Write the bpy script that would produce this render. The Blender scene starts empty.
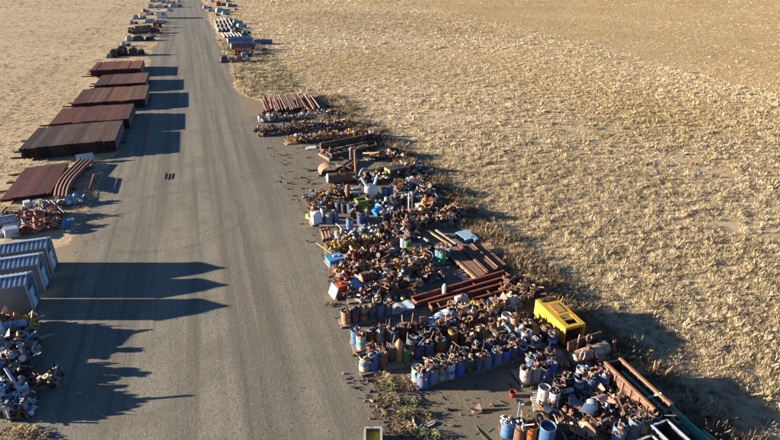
import bpy, math, random
import numpy as np
from mathutils import Vector, Matrix, Euler
R = random.Random(7)
NR = np.random.default_rng(11)
scene = bpy.context.scene
COL = scene.collection
rad = math.radians
PI = math.pi

# ---------------------------------------------------------------- camera, sky, sun, exposure
CAM_H, CAM_F, PITCH, YAW = 20.0, 540.0, rad(25.2777), rad(18.7745)
cam = bpy.data.cameras.new('camera')
cam_o = bpy.data.objects.new('camera', cam); COL.objects.link(cam_o)
cam.sensor_width = 36.0; cam.lens = 36.0 * CAM_F / 780.0
cam.clip_start = 0.5; cam.clip_end = 9000
cam_o.location = (0, 0, CAM_H); cam_o.rotation_euler = (PI / 2 - PITCH, 0, -YAW)
scene.camera = cam_o
SUN_EL = rad(11.3)
SUN_DIR = Vector((math.cos(YAW) * math.cos(SUN_EL), -math.sin(YAW) * math.cos(SUN_EL), -math.sin(SUN_EL)))
world = bpy.data.worlds.new('World'); scene.world = world; world.use_nodes = True
wn = world.node_tree.nodes; wl = world.node_tree.links
sky = wn.new('ShaderNodeTexSky'); sky.sky_type = 'NISHITA'; sky.sun_disc = False
sky.sun_elevation = SUN_EL; sky.sun_rotation = rad(-71.2); sky.air_density = 0.55; sky.dust_density = 0.15; sky.ozone_density = 3.5
wn['Background'].inputs['Strength'].default_value = 0.05
wl.new(sky.outputs[0], wn['Background'].inputs[0])
sun = bpy.data.lights.new('sun', 'SUN'); sun.energy = 5.0; sun.angle = rad(0.5); sun.color = (1.0, 0.87, 0.69)
sun_o = bpy.data.objects.new('sun', sun); COL.objects.link(sun_o)
sun_o.rotation_euler = SUN_DIR.to_track_quat('-Z', 'Y').to_euler(); sun_o.location = (-60, 30, 40)
scene.view_settings.view_transform = 'Standard'; scene.view_settings.look = 'None'
scene.view_settings.gamma = 1.0; scene.view_settings.use_curve_mapping = False
scene.view_settings.exposure = 2.05

# ---------------------------------------------------------------- measuring: a spot of the survey picture to a place on the ground
_cr = Vector((math.cos(YAW), -math.sin(YAW), 0))
_cf = Vector((math.sin(YAW) * math.cos(PITCH), math.cos(YAW) * math.cos(PITCH), -math.sin(PITCH)))
_cu = _cr.cross(_cf)
def P(px, py, z=0.0):
    d = _cr * (px - 390) + _cu * (220 - py) + _cf * CAM_F
    t = (z - CAM_H) / d.z
    return Vector((d.x * t, d.y * t, z))

# ---------------------------------------------------------------- mesh builder
class MB:
    def __init__(s): s.v = []; s.f = []; s.c = []
    def _add(s, vs, fs):
        n = len(s.v); s.v += [tuple(v) for v in vs]; s.f += [tuple(i + n for i in f) for f in fs]
    def box(s, c, size, rot=None, taper=1.0):
        hx, hy, hz = size[0] / 2, size[1] / 2, size[2] / 2
        vs = [Vector((x * (taper if z > 0 else 1), y * (taper if z > 0 else 1), z)) for z in (-hz, hz) for x, y in ((-hx, -hy), (hx, -hy), (hx, hy), (-hx, hy))]
        if rot is not None: vs = [rot @ v for v in vs]
        c = Vector(c)
        s._add([v + c for v in vs], [(3, 2, 1, 0), (4, 5, 6, 7), (0, 1, 5, 4), (1, 2, 6, 5), (2, 3, 7, 6), (3, 0, 4, 7)]); return s
    def bar(s, a, b, w, h, up=(0, 0, 1)):
        a = Vector(a); b = Vector(b); d = b - a; L = d.length; d.normalize(); up = Vector(up)
        x = d.cross(up)
        if x.length < 1e-3: x = d.cross(Vector((1, 0, 0)))
        x.normalize(); u = x.cross(d)
        m = Matrix((x, d, u)).transposed()
        return s.box((a + b) / 2, (w, L, h), m)
    def _frame(s, d):
        d = d.normalized(); t = Vector((0, 0, 1)) if abs(d.z) < .9 else Vector((1, 0, 0))
        x = d.cross(t).normalized(); return x, x.cross(d)
    def cyl(s, a, b, r, seg=12, r2=None, cap=True):
        a = Vector(a); b = Vector(b); r2 = r if r2 is None else r2; x, y = s._frame(b - a)
        vs = []
        for p, q in ((a, r), (b, r2)):
            vs += [p + (x * math.cos(i * 2 * PI / seg) + y * math.sin(i * 2 * PI / seg)) * q for i in range(seg)]
        fs = [(i, (i + 1) % seg, seg + (i + 1) % seg, seg + i) for i in range(seg)]
        if cap: fs += [tuple(range(seg))[::-1], tuple(range(seg, 2 * seg))]
        s._add(vs, fs); return s
    def tube(s, a, b, ro, ri, seg=12):
        a = Vector(a); b = Vector(b); x, y = s._frame(b - a); vs = []
        for p, q in ((a, ro), (b, ro), (b, ri), (a, ri)):
            vs += [p + (x * math.cos(i * 2 * PI / seg) + y * math.sin(i * 2 * PI / seg)) * q for i in range(seg)]
        fs = []
        for k in range(4):
            k2 = (k + 1) % 4
            fs += [(k * seg + i, k * seg + (i + 1) % seg, k2 * seg + (i + 1) % seg, k2 * seg + i) for i in range(seg)]
        s._add(vs, fs); return s
    def lathe(s, prof, seg=18, m=None, closed=False):
        vs = []; n = len(prof)
        for r, z in prof:
            for i in range(seg):
                v = Vector((r * math.cos(i * 2 * PI / seg), r * math.sin(i * 2 * PI / seg), z)); vs.append(m @ v if m else v)
        fs = [(k * seg + i, k * seg + (i + 1) % seg, (k + 1) * seg + (i + 1) % seg, (k + 1) * seg + i) for k in range(n - 1) for i in range(seg)]
        if closed: fs += [((n - 1) * seg + i, (n - 1) * seg + (i + 1) % seg, (i + 1) % seg, i) for i in range(seg)]
        else:
            if prof[0][0] > 1e-4: fs.append(tuple(range(seg))[::-1])
            if prof[-1][0] > 1e-4: fs.append(tuple(range((n - 1) * seg, n * seg)))
        s._add(vs, fs); return s
    def sweep(s, pts, r, seg=8, close=False):
        pts = [Vector(p) for p in pts]; n = len(pts); vs = []; px = None
        for i, p in enumerate(pts):
            if close: d = pts[(i + 1) % n] - pts[i - 1]
            else: d = pts[min(i + 1, n - 1)] - pts[max(i - 1, 0)]
            x, y = s._frame(d)
            if px is not None:
                dd = d.normalized(); x = (px - dd * px.dot(dd)).normalized(); y = x.cross(dd)
            px = x
            vs += [p + (x * math.cos(k * 2 * PI / seg) + y * math.sin(k * 2 * PI / seg)) * r for k in range(seg)]
        m = n if close else n - 1
        fs = [(i * seg + k, i * seg + (k + 1) % seg, ((i + 1) % n) * seg + (k + 1) % seg, ((i + 1) % n) * seg + k) for i in range(m) for k in range(seg)]
        if not close: fs += [tuple(range(seg))[::-1], tuple(range((n - 1) * seg, n * seg))]
        s._add(vs, fs); return s
    def torus(s, c, Rr, r, seg=18, sec=6, m=None):
        m = m or Matrix.Identity(3); c = Vector(c)
        return s.sweep([c + m @ Vector((Rr * math.cos(i * 2 * PI / seg), Rr * math.sin(i * 2 * PI / seg), 0)) for i in range(seg)], r, sec, True)
    def sheet(s, rows, th=0.012):
        # a bent plate: rows of points, given thickness along its normals
        nr, nc = len(rows), len(rows[0]); top = []; bot = []
        for i in range(nr):
            for j in range(nc):
                a = Vector(rows[min(i + 1, nr - 1)][j]) - Vector(rows[max(i - 1, 0)][j]); b = Vector(rows[i][min(j + 1, nc - 1)]) - Vector(rows[i][max(j - 1, 0)])
                n = a.cross(b).normalized(); p = Vector(rows[i][j]); top.append(p + n * th / 2); bot.append(p - n * th / 2)
        N = nr * nc; fs = []
        for i in range(nr - 1):
            for j in range(nc - 1):
                q = (i * nc + j, i * nc + j + 1, (i + 1) * nc + j + 1, (i + 1) * nc + j)
                fs.append(q); fs.append(tuple(k + N for k in q[::-1]))
        rim = [j for j in range(nc)] + [i * nc + nc - 1 for i in range(1, nr)] + [(nr - 1) * nc + j for j in range(nc - 2, -1, -1)] + [i * nc for i in range(nr - 2, 0, -1)]
        for k in range(len(rim)):
            a, b = rim[k], rim[(k + 1) % len(rim)]; fs.append((b, a, a + N, b + N))
        s._add(top + bot, fs); return s
    def mesh(s, name, off=None, smooth=True):
        me = bpy.data.meshes.new(name)
        vs = s.v if off is None else [(v[0] - off[0], v[1] - off[1], v[2] - off[2]) for v in s.v]
        me.from_pydata(vs, [], s.f); me.update()
        if smooth:
            me.shade_smooth()
            try: me.set_sharp_from_angle(angle=rad(38))
            except Exception: pass
        return me

# ---------------------------------------------------------------- materials
def nodes_of(name):
    m = bpy.data.materials.new(name); m.use_nodes = True; return m, m.node_tree.nodes, m.node_tree.links
def nd(ns, t, **kw):
    n = ns.new(t)
    for k, v in kw.items(): setattr(n, k, v)
    return n
def ramp(ns, ls, src, stops, interp='LINEAR'):
    r = ns.new('ShaderNodeValToRGB'); r.color_ramp.interpolation = interp
    el = r.color_ramp.elements
    while len(el) < len(stops): el.new(.5)
    for e, (p, c) in zip(el, stops):
        e.position = p; e.color = (c, c, c, 1) if not isinstance(c, tuple) else (*c, 1)
    ls.new(src, r.inputs[0]); return r.outputs[0]
def noise(ns, ls, vec, scale, detail=4, rough=.6):
    n = ns.new('ShaderNodeTexNoise'); n.inputs['Scale'].default_value = scale; n.inputs['Detail'].default_value = detail; n.inputs['Roughness'].default_value = rough
    if vec is not None: ls.new(vec, n.inputs['Vector'])
    return n.outputs[0]
def mixc(ns, ls, f, a, b, mode='MIX'):
    m = ns.new('ShaderNodeMix'); m.data_type = 'RGBA'; m.blend_type = mode
    for sock, v in ((m.inputs[0], f), (m.inputs[6], a), (m.inputs[7], b)):
        if isinstance(v, (int, float)): sock.default_value = v
        elif isinstance(v, tuple): sock.default_value = (*v, 1) if len(v) == 3 else v
        else: ls.new(v, sock)
    return m.outputs[2]
def math_(ns, ls, op, a, b=0.0, clamp=False):
    m = ns.new('ShaderNodeMath'); m.operation = op; m.use_clamp = clamp
    for i, v in enumerate((a, b)):
        if isinstance(v, (int, float)): m.inputs[i].default_value = v
        else: ls.new(v, m.inputs[i])
    return m.outputs[0]
def coat(name, source='object', rust=.25, rough=.55, metal=0.0, var=.35, scale=3.0, rustc=(.13, .055, .028), bump=.15):
    """painted or bare metal whose own colour is the object's colour (or the tint stored on the mesh), broken by dirt and rust"""
    m, ns, ls = nodes_of(name); b = ns['Principled BSDF']
    tc = ns.new('ShaderNodeTexCoord').outputs['Object']
    oi = ns.new('ShaderNodeObjectInfo')
    if source == 'object': src = oi.outputs['Color']
    else:
        a = ns.new('ShaderNodeAttribute'); a.attribute_name = 'tint'; src = a.outputs['Color']
    off = ns.new('ShaderNodeVectorMath'); off.operation = 'ADD'; ls.new(tc, off.inputs[0])
    rv = ns.new('ShaderNodeCombineXYZ')
    k = math_(ns, ls, 'MULTIPLY', oi.outputs['Random'], 37.0)
    for i in range(3): ls.new(k, rv.inputs[i])
    ls.new(rv.outputs[0], off.inputs[1]); vec = off.outputs[0]
    n1 = noise(ns, ls, vec, scale, 6, .65); n2 = noise(ns, ls, vec, scale * 6, 4, .7)
    dark = ramp(ns, ls, n1, [(.3, 1 - var), (.7, 1 + 0 * var)])
    c = mixc(ns, ls, 1.0, src, dark, 'MULTIPLY')
    if rust > 0:
        s = math_(ns, ls, 'ADD', n1, math_(ns, ls, 'MULTIPLY', n2, .35))
        f = ramp(ns, ls, s, [(.82 - rust * .45, 0.0), (.90 - rust * .3, 1.0)])
        rc = mixc(ns, ls, n2, rustc, tuple(x * 1.9 for x in rustc))
        c = mixc(ns, ls, f, c, rc)
    ls.new(c, b.inputs['Base Color']); b.inputs['Metallic'].default_value = metal
    ls.new(ramp(ns, ls, n2, [(.3, max(.05, rough - .12)), (.7, min(1, rough + .15))]), b.inputs['Roughness'])
    bp = ns.new('ShaderNodeBump'); bp.inputs['Strength'].default_value = bump; bp.inputs['Distance'].default_value = .02
    ls.new(n2, bp.inputs['Height']); ls.new(bp.outputs[0], b.inputs['Normal'])
    return m
M_PAINT = coat('worn_paint', rust=.32, rough=.45)
M_CLEAN = coat('dusty_paint', rust=.05, rough=.45, var=.25)
M_WORN = coat('faded_paint', rust=.13, rough=.5, var=.3, scale=1.6)
M_RUST = coat('rusty_steel', rust=.35, rough=.8, var=.5, scale=2.2, bump=.3)
M_SCRAP = coat('mixed_scrap', source='tint', rust=.15, rough=.6, var=.4, scale=4)
M_GALV = coat('galvanised_sheet', rust=.02, rough=.38, metal=.55, var=.2, scale=1.2, bump=.05)
M_PLAST = coat('plastic', rust=0, rough=.4, var=.2, bump=.05)
def wood_mat():
    m, ns, ls = nodes_of('weathered_timber'); b = ns['Principled BSDF']
    tc = ns.new('ShaderNodeTexCoord').outputs['Object']; mp = ns.new('ShaderNodeMapping'); ls.new(tc, mp.inputs[0]); mp.inputs['Scale'].default_value = (1, 1, 1)
    n = noise(ns, ls, mp.outputs[0], 7, 8, .75); oi = ns.new('ShaderNodeObjectInfo')
    c = mixc(ns, ls, 1.0, ramp(ns, ls, n, [(.25, (.45, .4, .35)), (.75, (1, 1, 1))]), oi.outputs['Color'], 'MULTIPLY')
    ls.new(c, b.inputs['Base Color']); b.inputs['Roughness'].default_value = .85
    return m
M_WOOD = wood_mat()
def stack_mat():
    m, ns, ls = nodes_of('stacked_pipe_steel'); b = ns['Principled BSDF']
    tc = ns.new('ShaderNodeTexCoord').outputs['Object']; oi = ns.new('ShaderNodeObjectInfo')
    mp = ns.new('ShaderNodeMapping'); ls.new(tc, mp.inputs[0]); mp.inputs['Scale'].default_value = (1, .12, 1)
    off = ns.new('ShaderNodeVectorMath'); off.operation = 'ADD'; ls.new(mp.outputs[0], off.inputs[0])
    cb = ns.new('ShaderNodeCombineXYZ'); ls.new(math_(ns, ls, 'MULTIPLY', oi.outputs['Random'], 50.0), cb.inputs[0]); ls.new(math_(ns, ls, 'MULTIPLY', oi.outputs['Random'], 91.0), cb.inputs[1]); ls.new(cb.outputs[0], off.inputs[1])
    n1 = noise(ns, ls, off.outputs[0], 4, 6, .7)
    c = mixc(ns, ls, 1.0, oi.outputs['Color'], ramp(ns, ls, n1, [(.3, (.55, .5, .5)), (.72, (1.25, 1.15, 1.05))]), 'MULTIPLY')
    ls.new(c, b.inputs['Base Color']); b.inputs['Roughness'].default_value = .75
    return m
M_PIPE = stack_mat()

# ---------------------------------------------------------------- objects
def tag(o, label=None, cat=None, group=None, kind=None):
    if cat and not kind: kind = 'thing'
    for k, v in (('label', label), ('category', cat), ('group', group), ('kind', kind)):
        if v: o[k] = v
    return o
def paint(o, c):
    o.color = (c[0], c[1], c[2], 1); return o
def link(name, me, mat, parent=None, color=None):
    o = bpy.data.objects.new(name, me); COL.objects.link(o)
    if mat is not None and not me.materials: me.materials.append(mat)
    if parent: o.parent = parent
    if color is not None: paint(o, color)
    return o
def base_of(*mbs):
    vs = [v for m in mbs for v in m.v]
    a = np.array(vs); lo = a.min(0); hi = a.max(0)
    return Vector(((lo[0] + hi[0]) / 2, (lo[1] + hi[1]) / 2, lo[2]))
def solid(name, label, cat, mb, mat, color=(.3, .3, .3), group=None, kind=None, smooth=True):
    b = base_of(mb); o = link(name, mb.mesh(name, b, smooth), mat, None, color); o.location = b
    return tag(o, label, cat, group, kind)
def assembly(name, label, cat, parts, group=None):
    """parts: (part name, builder, material, colour[, [sub-parts]]) all given in world metres"""
    b = base_of(*[p[1] for p in parts]); r = bpy.data.objects.new(name, None); COL.objects.link(r); r.location = b; r.empty_display_size = .3
    tag(r, label, cat, group)
    for p in parts:
        o = link(p[0], p[1].mesh(p[0], b), p[2], r, p[3])
        for q in (p[4] if len(p) > 4 else []): link(q[0], q[1].mesh(q[0], b), q[2], o, q[3])
    return r
def copy_tree(o, parent=None):
    c = o.copy(); COL.objects.link(c)
    if parent: c.parent = parent
    for ch in o.children: copy_tree(ch, c)
    return c
ORD = ['first', 'second', 'third', 'fourth', 'fifth', 'sixth', 'seventh', 'eighth', 'ninth', 'tenth', 'eleventh', 'twelfth', 'thirteenth', 'fourteenth', 'fifteenth', 'sixteenth']

# colours of things (real albedos)
RU = [(.17, .075, .038), (.24, .11, .055), (.10, .05, .032), (.30, .16, .09), (.13, .06, .045), (.07, .045, .035), (.33, .17, .12)]
WH, LB, BL, NV, DB = (.66, .66, .63), (.16, .36, .58), (.035, .13, .36), (.015, .03, .14), (.02, .07, .16)
YE, OR, GR, TN, RD = (.62, .40, .04), (.50, .15, .04), (.30, .31, .31), (.48, .34, .19), (.42, .06, .04)
GN, DG, PK, BK = (.03, .26, .15), (.012, .09, .05), (.36, .20, .15), (.025, .024, .024)
CN = {WH: 'white', LB: 'light blue', BL: 'blue', NV: 'navy', DB: 'dark blue', YE: 'yellow', OR: 'orange', GR: 'grey', TN: 'tan', RD: 'red', GN: 'green', DG: 'dark green', PK: 'pinkish', BK: 'black'}
for _c in RU: CN[_c] = 'rusty'
CN[(.5, .48, .45)] = 'off-white'; CN[(.5, .52, .54)] = 'silver'; CN[(.4, .46, .52)] = 'pale grey'; CN[(.5, .38, .26)] = 'sandy'; CN[(.3, .36, .42)] = 'slate grey'
PAL = {
    'rust': RU * 3 + [TN, TN, TN, PK, GR, GR, GR, BK, BK, BK, LB, (.5, .38, .26), (.5, .38, .26)], 'bluewhite': [WH, WH, (.5, .48, .45), LB, DB, GR, GR, TN, BK] + RU[:4], 'mixed': RU * 2 + [WH, LB, BL, TN, PK, GR, YE, TN],
    'yellow': RU[:4] + [YE, YE, TN, TN, OR, GR], 'pink': RU[:4] + [PK, PK, RD, OR, WH, TN], 'brown': RU * 3 + [TN, TN, BK, BK, BK, GR, PK, (.5, .38, .26), LB], 'white': [WH, WH, WH, GR, LB, TN],
    'bluerust': RU + [BK, BK, WH, (.5, .52, .54), LB, BL, GR, GR, (.4, .46, .52), (.3, .36, .42)],
}

# ================================================================ THE SETTING
def road_edges(y):
    l = -11.3 + .35 * math.sin(y * .11) + .25 * math.sin(y * .37 + 1) + .12 * math.sin(y * 1.3)
    if y < 44: l = -11.3 - min(1, (44 - y) / 5) * 22
    r = 5.6 + .35 * math.sin(y * .09 + 2) + .25 * math.sin(y * .41) + .12 * math.sin(y * 1.7)
    if y < 96: r += 12.4 * min(1.0, max(0, (96 - y) / 30)) + .7 * math.sin(y * .5) * min(1, (96 - y) / 10)
    if y < 66: r += 1.4 * min(1, (66 - y) / 30) + .35 * math.sin(y * .8)
    return l, r
def ground_mat():
    m, ns, ls = nodes_of('dry_field'); b = ns['Principled BSDF']
    g = ns.new('ShaderNodeNewGeometry').outputs['Position']
    n1 = noise(ns, ls, g, .035, 5, .6); n2 = noise(ns, ls, g, .9, 6, .7); n3 = noise(ns, ls, g, 5.0, 5, .7)
    mp = ns.new('ShaderNodeMapping'); ls.new(g, mp.inputs[0]); mp.inputs['Scale'].default_value = (.012, .05, 1); mp.inputs['Rotation'].default_value = (0, 0, rad(12))
    n4 = noise(ns, ls, mp.outputs[0], 1.0, 4, .6)
    c = ramp(ns, ls, n1, [(.3, (.42, .315, .185)), (.5, (.48, .375, .23)), (.7, (.53, .425, .27))])
    c = mixc(ns, ls, ramp(ns, ls, n4, [(.58, 0.0), (.72, .55)]), c, (.32, .24, .16))
    c = mixc(ns, ls, ramp(ns, ls, n2, [(.38, .5), (.55, 0.0)]), c, (.30, .225, .145))
    c = mixc(ns, ls, ramp(ns, ls, n3, [(.35, .45), (.6, 0.0)]), c, (.32, .24, .15))
    sx_ = ns.new('ShaderNodeSeparateXYZ'); ls.new(g, sx_.inputs[0])
    fd = math_(ns, ls, 'SUBTRACT', sx_.outputs[0], math_(ns, ls, 'ADD', math_(ns, ls, 'MULTIPLY', sx_.outputs[1], .14), 44.0))
    c = mixc(ns, ls, ramp(ns, ls, math_(ns, ls, 'MULTIPLY', fd, .5), [(0.0, 0.0), (1.0, 1.0)]), c, mixc(ns, ls, 1.0, c, (.96, .90, .79), 'MULTIPLY'))
    ls.new(c, b.inputs['Base Color']); b.inputs['Roughness'].default_value = .95; b.inputs['Specular IOR Level'].default_value = .1
    bp = ns.new('ShaderNodeBump'); bp.inputs['Strength'].default_value = .6; bp.inputs['Distance'].default_value = .12
    h = math_(ns, ls, 'ADD', n3, math_(ns, ls, 'MULTIPLY', n2, 2.0)); ls.new(h, bp.inputs['Height']); ls.new(bp.outputs[0], b.inputs['Normal'])
    return m
def road_mat():
    m, ns, ls = nodes_of('packed_gravel'); b = ns['Principled BSDF']
    g = ns.new('ShaderNodeNewGeometry').outputs['Position']
    mp = ns.new('ShaderNodeMapping'); ls.new(g, mp.inputs[0]); mp.inputs['Scale'].default_value = (1.0, .02, 1)
    wb = noise(ns, ls, g, .06, 3, .5)
    st = noise(ns, ls, mp.outputs[0], 1.1, 5, .65)
    n1 = noise(ns, ls, g, .16, 5, .6); n2 = noise(ns, ls, g, 2.4, 6, .75); n3 = noise(ns, ls, g, 14, 4, .8)
    mp2 = ns.new('ShaderNodeMapping'); ls.new(g, mp2.inputs[0]); mp2.inputs['Scale'].default_value = (.5, .010, 1)
    bd = noise(ns, ls, mp2.outputs[0], 1.0, 3, .6)
    n5 = noise(ns, ls, g, 6.0, 5, .8)
    c = ramp(ns, ls, bd, [(.38, (.140, .132, .106)), (.5, (.192, .178, .142)), (.60, (.25, .224, .172))])
    c = mixc(ns, ls, ramp(ns, ls, n1, [(.35, .35), (.6, 0.0)]), c, (.142, .134, .112))
    c = mixc(ns, ls, ramp(ns, ls, st, [(.5, .0), (.60, .65)]), c, (.26, .225, .172))
    c = mixc(ns, ls, ramp(ns, ls, st, [(.38, .65), (.48, 0.0)]), c, (.108, .098, .08))
    c = mixc(ns, ls, ramp(ns, ls, n2, [(.3, .5), (.48, .0)]), c, (.115, .106, .094))
    c = mixc(ns, ls, ramp(ns, ls, n5, [(.39, .6), (.48, 0.0)]), c, (.085, .078, .066))
    c = mixc(ns, ls, ramp(ns, ls, n5, [(.54, .0), (.65, .5)]), c, (.29, .265, .215))
    c = mixc(ns, ls, ramp(ns, ls, n3, [(.40, .38), (.5, 0.0)]), c, (.09, .085, .076))
    c = mixc(ns, ls, ramp(ns, ls, n3, [(.55, .0), (.68, .35)]), c, (.33, .295, .24))
    n6 = noise(ns, ls, g, .5, 4, .7)
    c = mixc(ns, ls, ramp(ns, ls, n6, [(.52, .0), (.66, .45)]), c, (.15, .122, .088))
    spx = ns.new('ShaderNodeSeparateXYZ'); ls.new(g, spx.inputs[0])
    soil = math_(ns, ls, 'ADD', math_(ns, ls, 'MULTIPLY', math_(ns, ls, 'SUBTRACT', spx.outputs[0], 5.2), .28), math_(ns, ls, 'MULTIPLY', math_(ns, ls, 'SUBTRACT', n6, .5), 1.6))
    c = mixc(ns, ls, ramp(ns, ls, soil, [(.1, 0.0), (.6, .6)]), c, mixc(ns, ls, n2, (.125, .103, .073), (.185, .158, .112)))
    near = math_(ns, ls, 'ADD', math_(ns, ls, 'MULTIPLY', math_(ns, ls, 'SUBTRACT', 21.0, spx.outputs[1]), .25), math_(ns, ls, 'MULTIPLY', math_(ns, ls, 'SUBTRACT', n6, .5), 3.0))
    c = mixc(ns, ls, ramp(ns, ls, near, [(.2, 0.0), (.9, .6)]), c, mixc(ns, ls, n2, (.12, .09, .058), (.20, .16, .108)))
    eL = math_(ns, ls, 'MULTIPLY', math_(ns, ls, 'SUBTRACT', -9.6, spx.outputs[0]), .35)
    fz = math_(ns, ls, 'GREATER_THAN', spx.outputs[1], 80.0)
    eR = math_(ns, ls, 'MULTIPLY', math_(ns, ls, 'MULTIPLY', math_(ns, ls, 'SUBTRACT', spx.outputs[0], 4.2), .4), fz)
    ed = math_(ns, ls, 'ADD', math_(ns, ls, 'MAXIMUM', eL, eR), math_(ns, ls, 'MULTIPLY', math_(ns, ls, 'SUBTRACT', n6, .5), 1.8))
    c = mixc(ns, ls, ramp(ns, ls, ed, [(.15, 0.0), (.75, .7)]), c, mixc(ns, ls, n2, (.19, .145, .09), (.32, .25, .16)))
    n8 = noise(ns, ls, g, .32, 6, .75)
    c = mixc(ns, ls, ramp(ns, ls, n8, [(.40, .35), (.5, 0.0)]), c, (.13, .122, .102))
    # turning circles worn by tyres
    sp = ns.new('ShaderNodeSeparateXYZ'); ls.new(g, sp.inputs[0])
    for (cx, cy, r0, wd, amt) in ((-4.2, 46.5, 4.6, .12, .38), (-4.2, 46.5, 6.1, .14, .42), (-4.0, 47.5, 7.4, .12, .34), (-10.2, 43.5, 3.0, .12, .3)):
        dx = math_(ns, ls, 'SUBTRACT', sp.outputs[0], cx); dy = math_(ns, ls, 'SUBTRACT', sp.outputs[1], cy)
        d = math_(ns, ls, 'SQRT', math_(ns, ls, 'ADD', math_(ns, ls, 'MULTIPLY', dx, dx), math_(ns, ls, 'MULTIPLY', dy, dy)))
        d = math_(ns, ls, 'ADD', d, math_(ns, ls, 'MULTIPLY', n1, 1.2))
        d = math_(ns, ls, 'ABSOLUTE', math_(ns, ls, 'SUBTRACT', d, r0 + .6))
        f = ramp(ns, ls, math_(ns, ls, 'ADD', d, math_(ns, ls, 'MULTIPLY', n2, .12)), [(wd * .7, amt), (wd * 1.6, 0.0)])
        f = math_(ns, ls, 'MULTIPLY', f, ramp(ns, ls, n6, [(.40, 0.0), (.56, 1.0)]))
        c = mixc(ns, ls, f, c, (.085, .078, .068))
    ls.new(c, b.inputs['Base Color']); b.inputs['Roughness'].default_value = .9; b.inputs['Specular IOR Level'].default_value = .15
    bp = ns.new('ShaderNodeBump'); bp.inputs['Strength'].default_value = .55; bp.inputs['Distance'].default_value = .035
    ls.new(math_(ns, ls, 'ADD', n3, math_(ns, ls, 'MULTIPLY', n5, 1.8)), bp.inputs['Height'])
    bp2 = ns.new('ShaderNodeBump'); bp2.inputs['Strength'].default_value = .12; bp2.inputs['Distance'].default_value = .12
    ls.new(math_(ns, ls, 'MULTIPLY', st, 1.0), bp2.inputs['Height']); ls.new(bp.outputs[0], bp2.inputs['Normal']); ls.new(bp2.outputs[0], b.inputs['Normal'])
    return m
gm = MB(); gm._add([(-3500, -400, 0), (3500, -400, 0), (3500, 6000, 0), (-3500, 6000, 0)], [(0, 1, 2, 3)])
tag(link('ground', gm.mesh('ground'), ground_mat()), 'dry straw-coloured grassland running to the horizon around the yard', None, None, 'structure')
rm = MB(); ys = [-20 + .4 * i for i in range(1200)] + [460 + 10 * i for i in range(60)]
vs = []; fs = []
for i, y in enumerate(ys):
    l, r = road_edges(y); l += R.uniform(-.18, .18); r += R.uniform(-.18, .18)
    vs += [(l, y, .006), (r, y, .006)]
    if i: fs.append((2 * i - 2, 2 * i - 1, 2 * i + 1, 2 * i))
rm._add(vs, fs)
tag(link('gravel_road', rm.mesh('gravel_road'), road_mat()), 'wide grey gravel road and yard between the rows of scrap', None, None, 'structure')

# ---- grass
def fence_x(y): return 38.0 + (56.9 - 38.0) * 0 + np.interp(y, [30, 40, 55, 84, 142, 286, 500], [56.9, 56.4, 53.2, 57.0, 67.1, 83.6, 108])
NOGO = [(-21.2, -8.4, 67.4, 132.6), (-19.6, -14.2, 54.5, 65.2), (6.5, 17.2, 79.5, 92)]
def hash_noise(x, y, s):
    return (np.sin(x * s + 1.3 * np.sin(y * s * .7)) + np.sin(y * s * 1.1 + 1.7 * np.sin(x * s * .6 + 2)) + np.sin((x + y) * s * .53 + 4)) / 3
def tufts(name, label, xy, rad_, hgt, blades, wid, cols):
    n = len(xy); B = blades; N = n * B
    cx = np.repeat(xy[:, 0], B); cy = np.repeat(xy[:, 1], B); rr = np.repeat(rad_, B); hh = np.repeat(hgt, B)
    a = NR.uniform(0, 2 * PI, N); u = np.sqrt(NR.uniform(.02, 1, N))
    r0 = rr * u * .75; bx = cx + np.cos(a) * r0; by = cy + np.sin(a) * r0
    lean = NR.uniform(.1, .75, N) * rr; a2 = a + NR.normal(0, .8, N)
    hz = hh * NR.uniform(.55, 1.1, N) * (1 - .45 * u * u)
    w = np.repeat(wid, B) * NR.uniform(.6, 1.4, N); a3 = NR.uniform(0, PI, N)
    wx, wy = np.cos(a3) * w / 2, np.sin(a3) * w / 2
    v = np.empty((N, 4, 3), np.float32)
    v[:, 0] = np.stack([bx - wx, by - wy, np.zeros(N)], 1); v[:, 1] = np.stack([bx + wx, by + wy, np.zeros(N)], 1)
    tx, ty = bx + np.cos(a2) * lean, by + np.sin(a2) * lean
    v[:, 2] = np.stack([tx + wx * .2, ty + wy * .2, hz], 1); v[:, 3] = np.stack([tx - wx * .2, ty - wy * .2, hz * .96], 1)
    me = bpy.data.meshes.new(name); me.vertices.add(N * 4); me.vertices.foreach_set('co', v.reshape(-1))
    me.loops.add(N * 4); me.loops.foreach_set('vertex_index', np.arange(N * 4, dtype=np.int32))
    me.polygons.add(N); me.polygons.foreach_set('loop_start', np.arange(0, N * 4, 4, dtype=np.int32)); me.polygons.foreach_set('loop_total', np.full(N, 4, np.int32))
    me.update()
    at = me.color_attributes.new('tint', 'FLOAT_COLOR', 'POINT')
    c = np.ones((N, 4, 4), np.float32); cc = np.repeat(cols, B, 0) * NR.uniform(.8, 1.2, (N, 1)); c[:, :, :3] = cc[:, None, :]
    at.data.foreach_set('color', c.reshape(-1))
    o = link(name, me, M_GRASS); tag(o, label, None, None, 'stuff'); return o
def grass_mat():
    m, ns, ls = nodes_of('dry_grass_blades'); b = ns['Principled BSDF']; a = ns.new('ShaderNodeAttribute'); a.attribute_name = 'tint'
    ls.new(a.outputs['Color'], b.inputs['Base Color']); b.inputs['Roughness'].default_value = .85; b.inputs['Specular IOR Level'].default_value = .15
    tr = ns.new('ShaderNodeBsdfTranslucent'); ls.new(a.outputs['Color'], tr.inputs[0]); mx = ns.new('ShaderNodeMixShader'); mx.inputs[0].default_value = .3
    ls.new(b.outputs[0], mx.inputs[1]); ls.new(tr.outputs[0], mx.inputs[2]); ls.new(mx.outputs[0], ns['Material Output'].inputs[0]); return m
M_GRASS = grass_mat()
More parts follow.
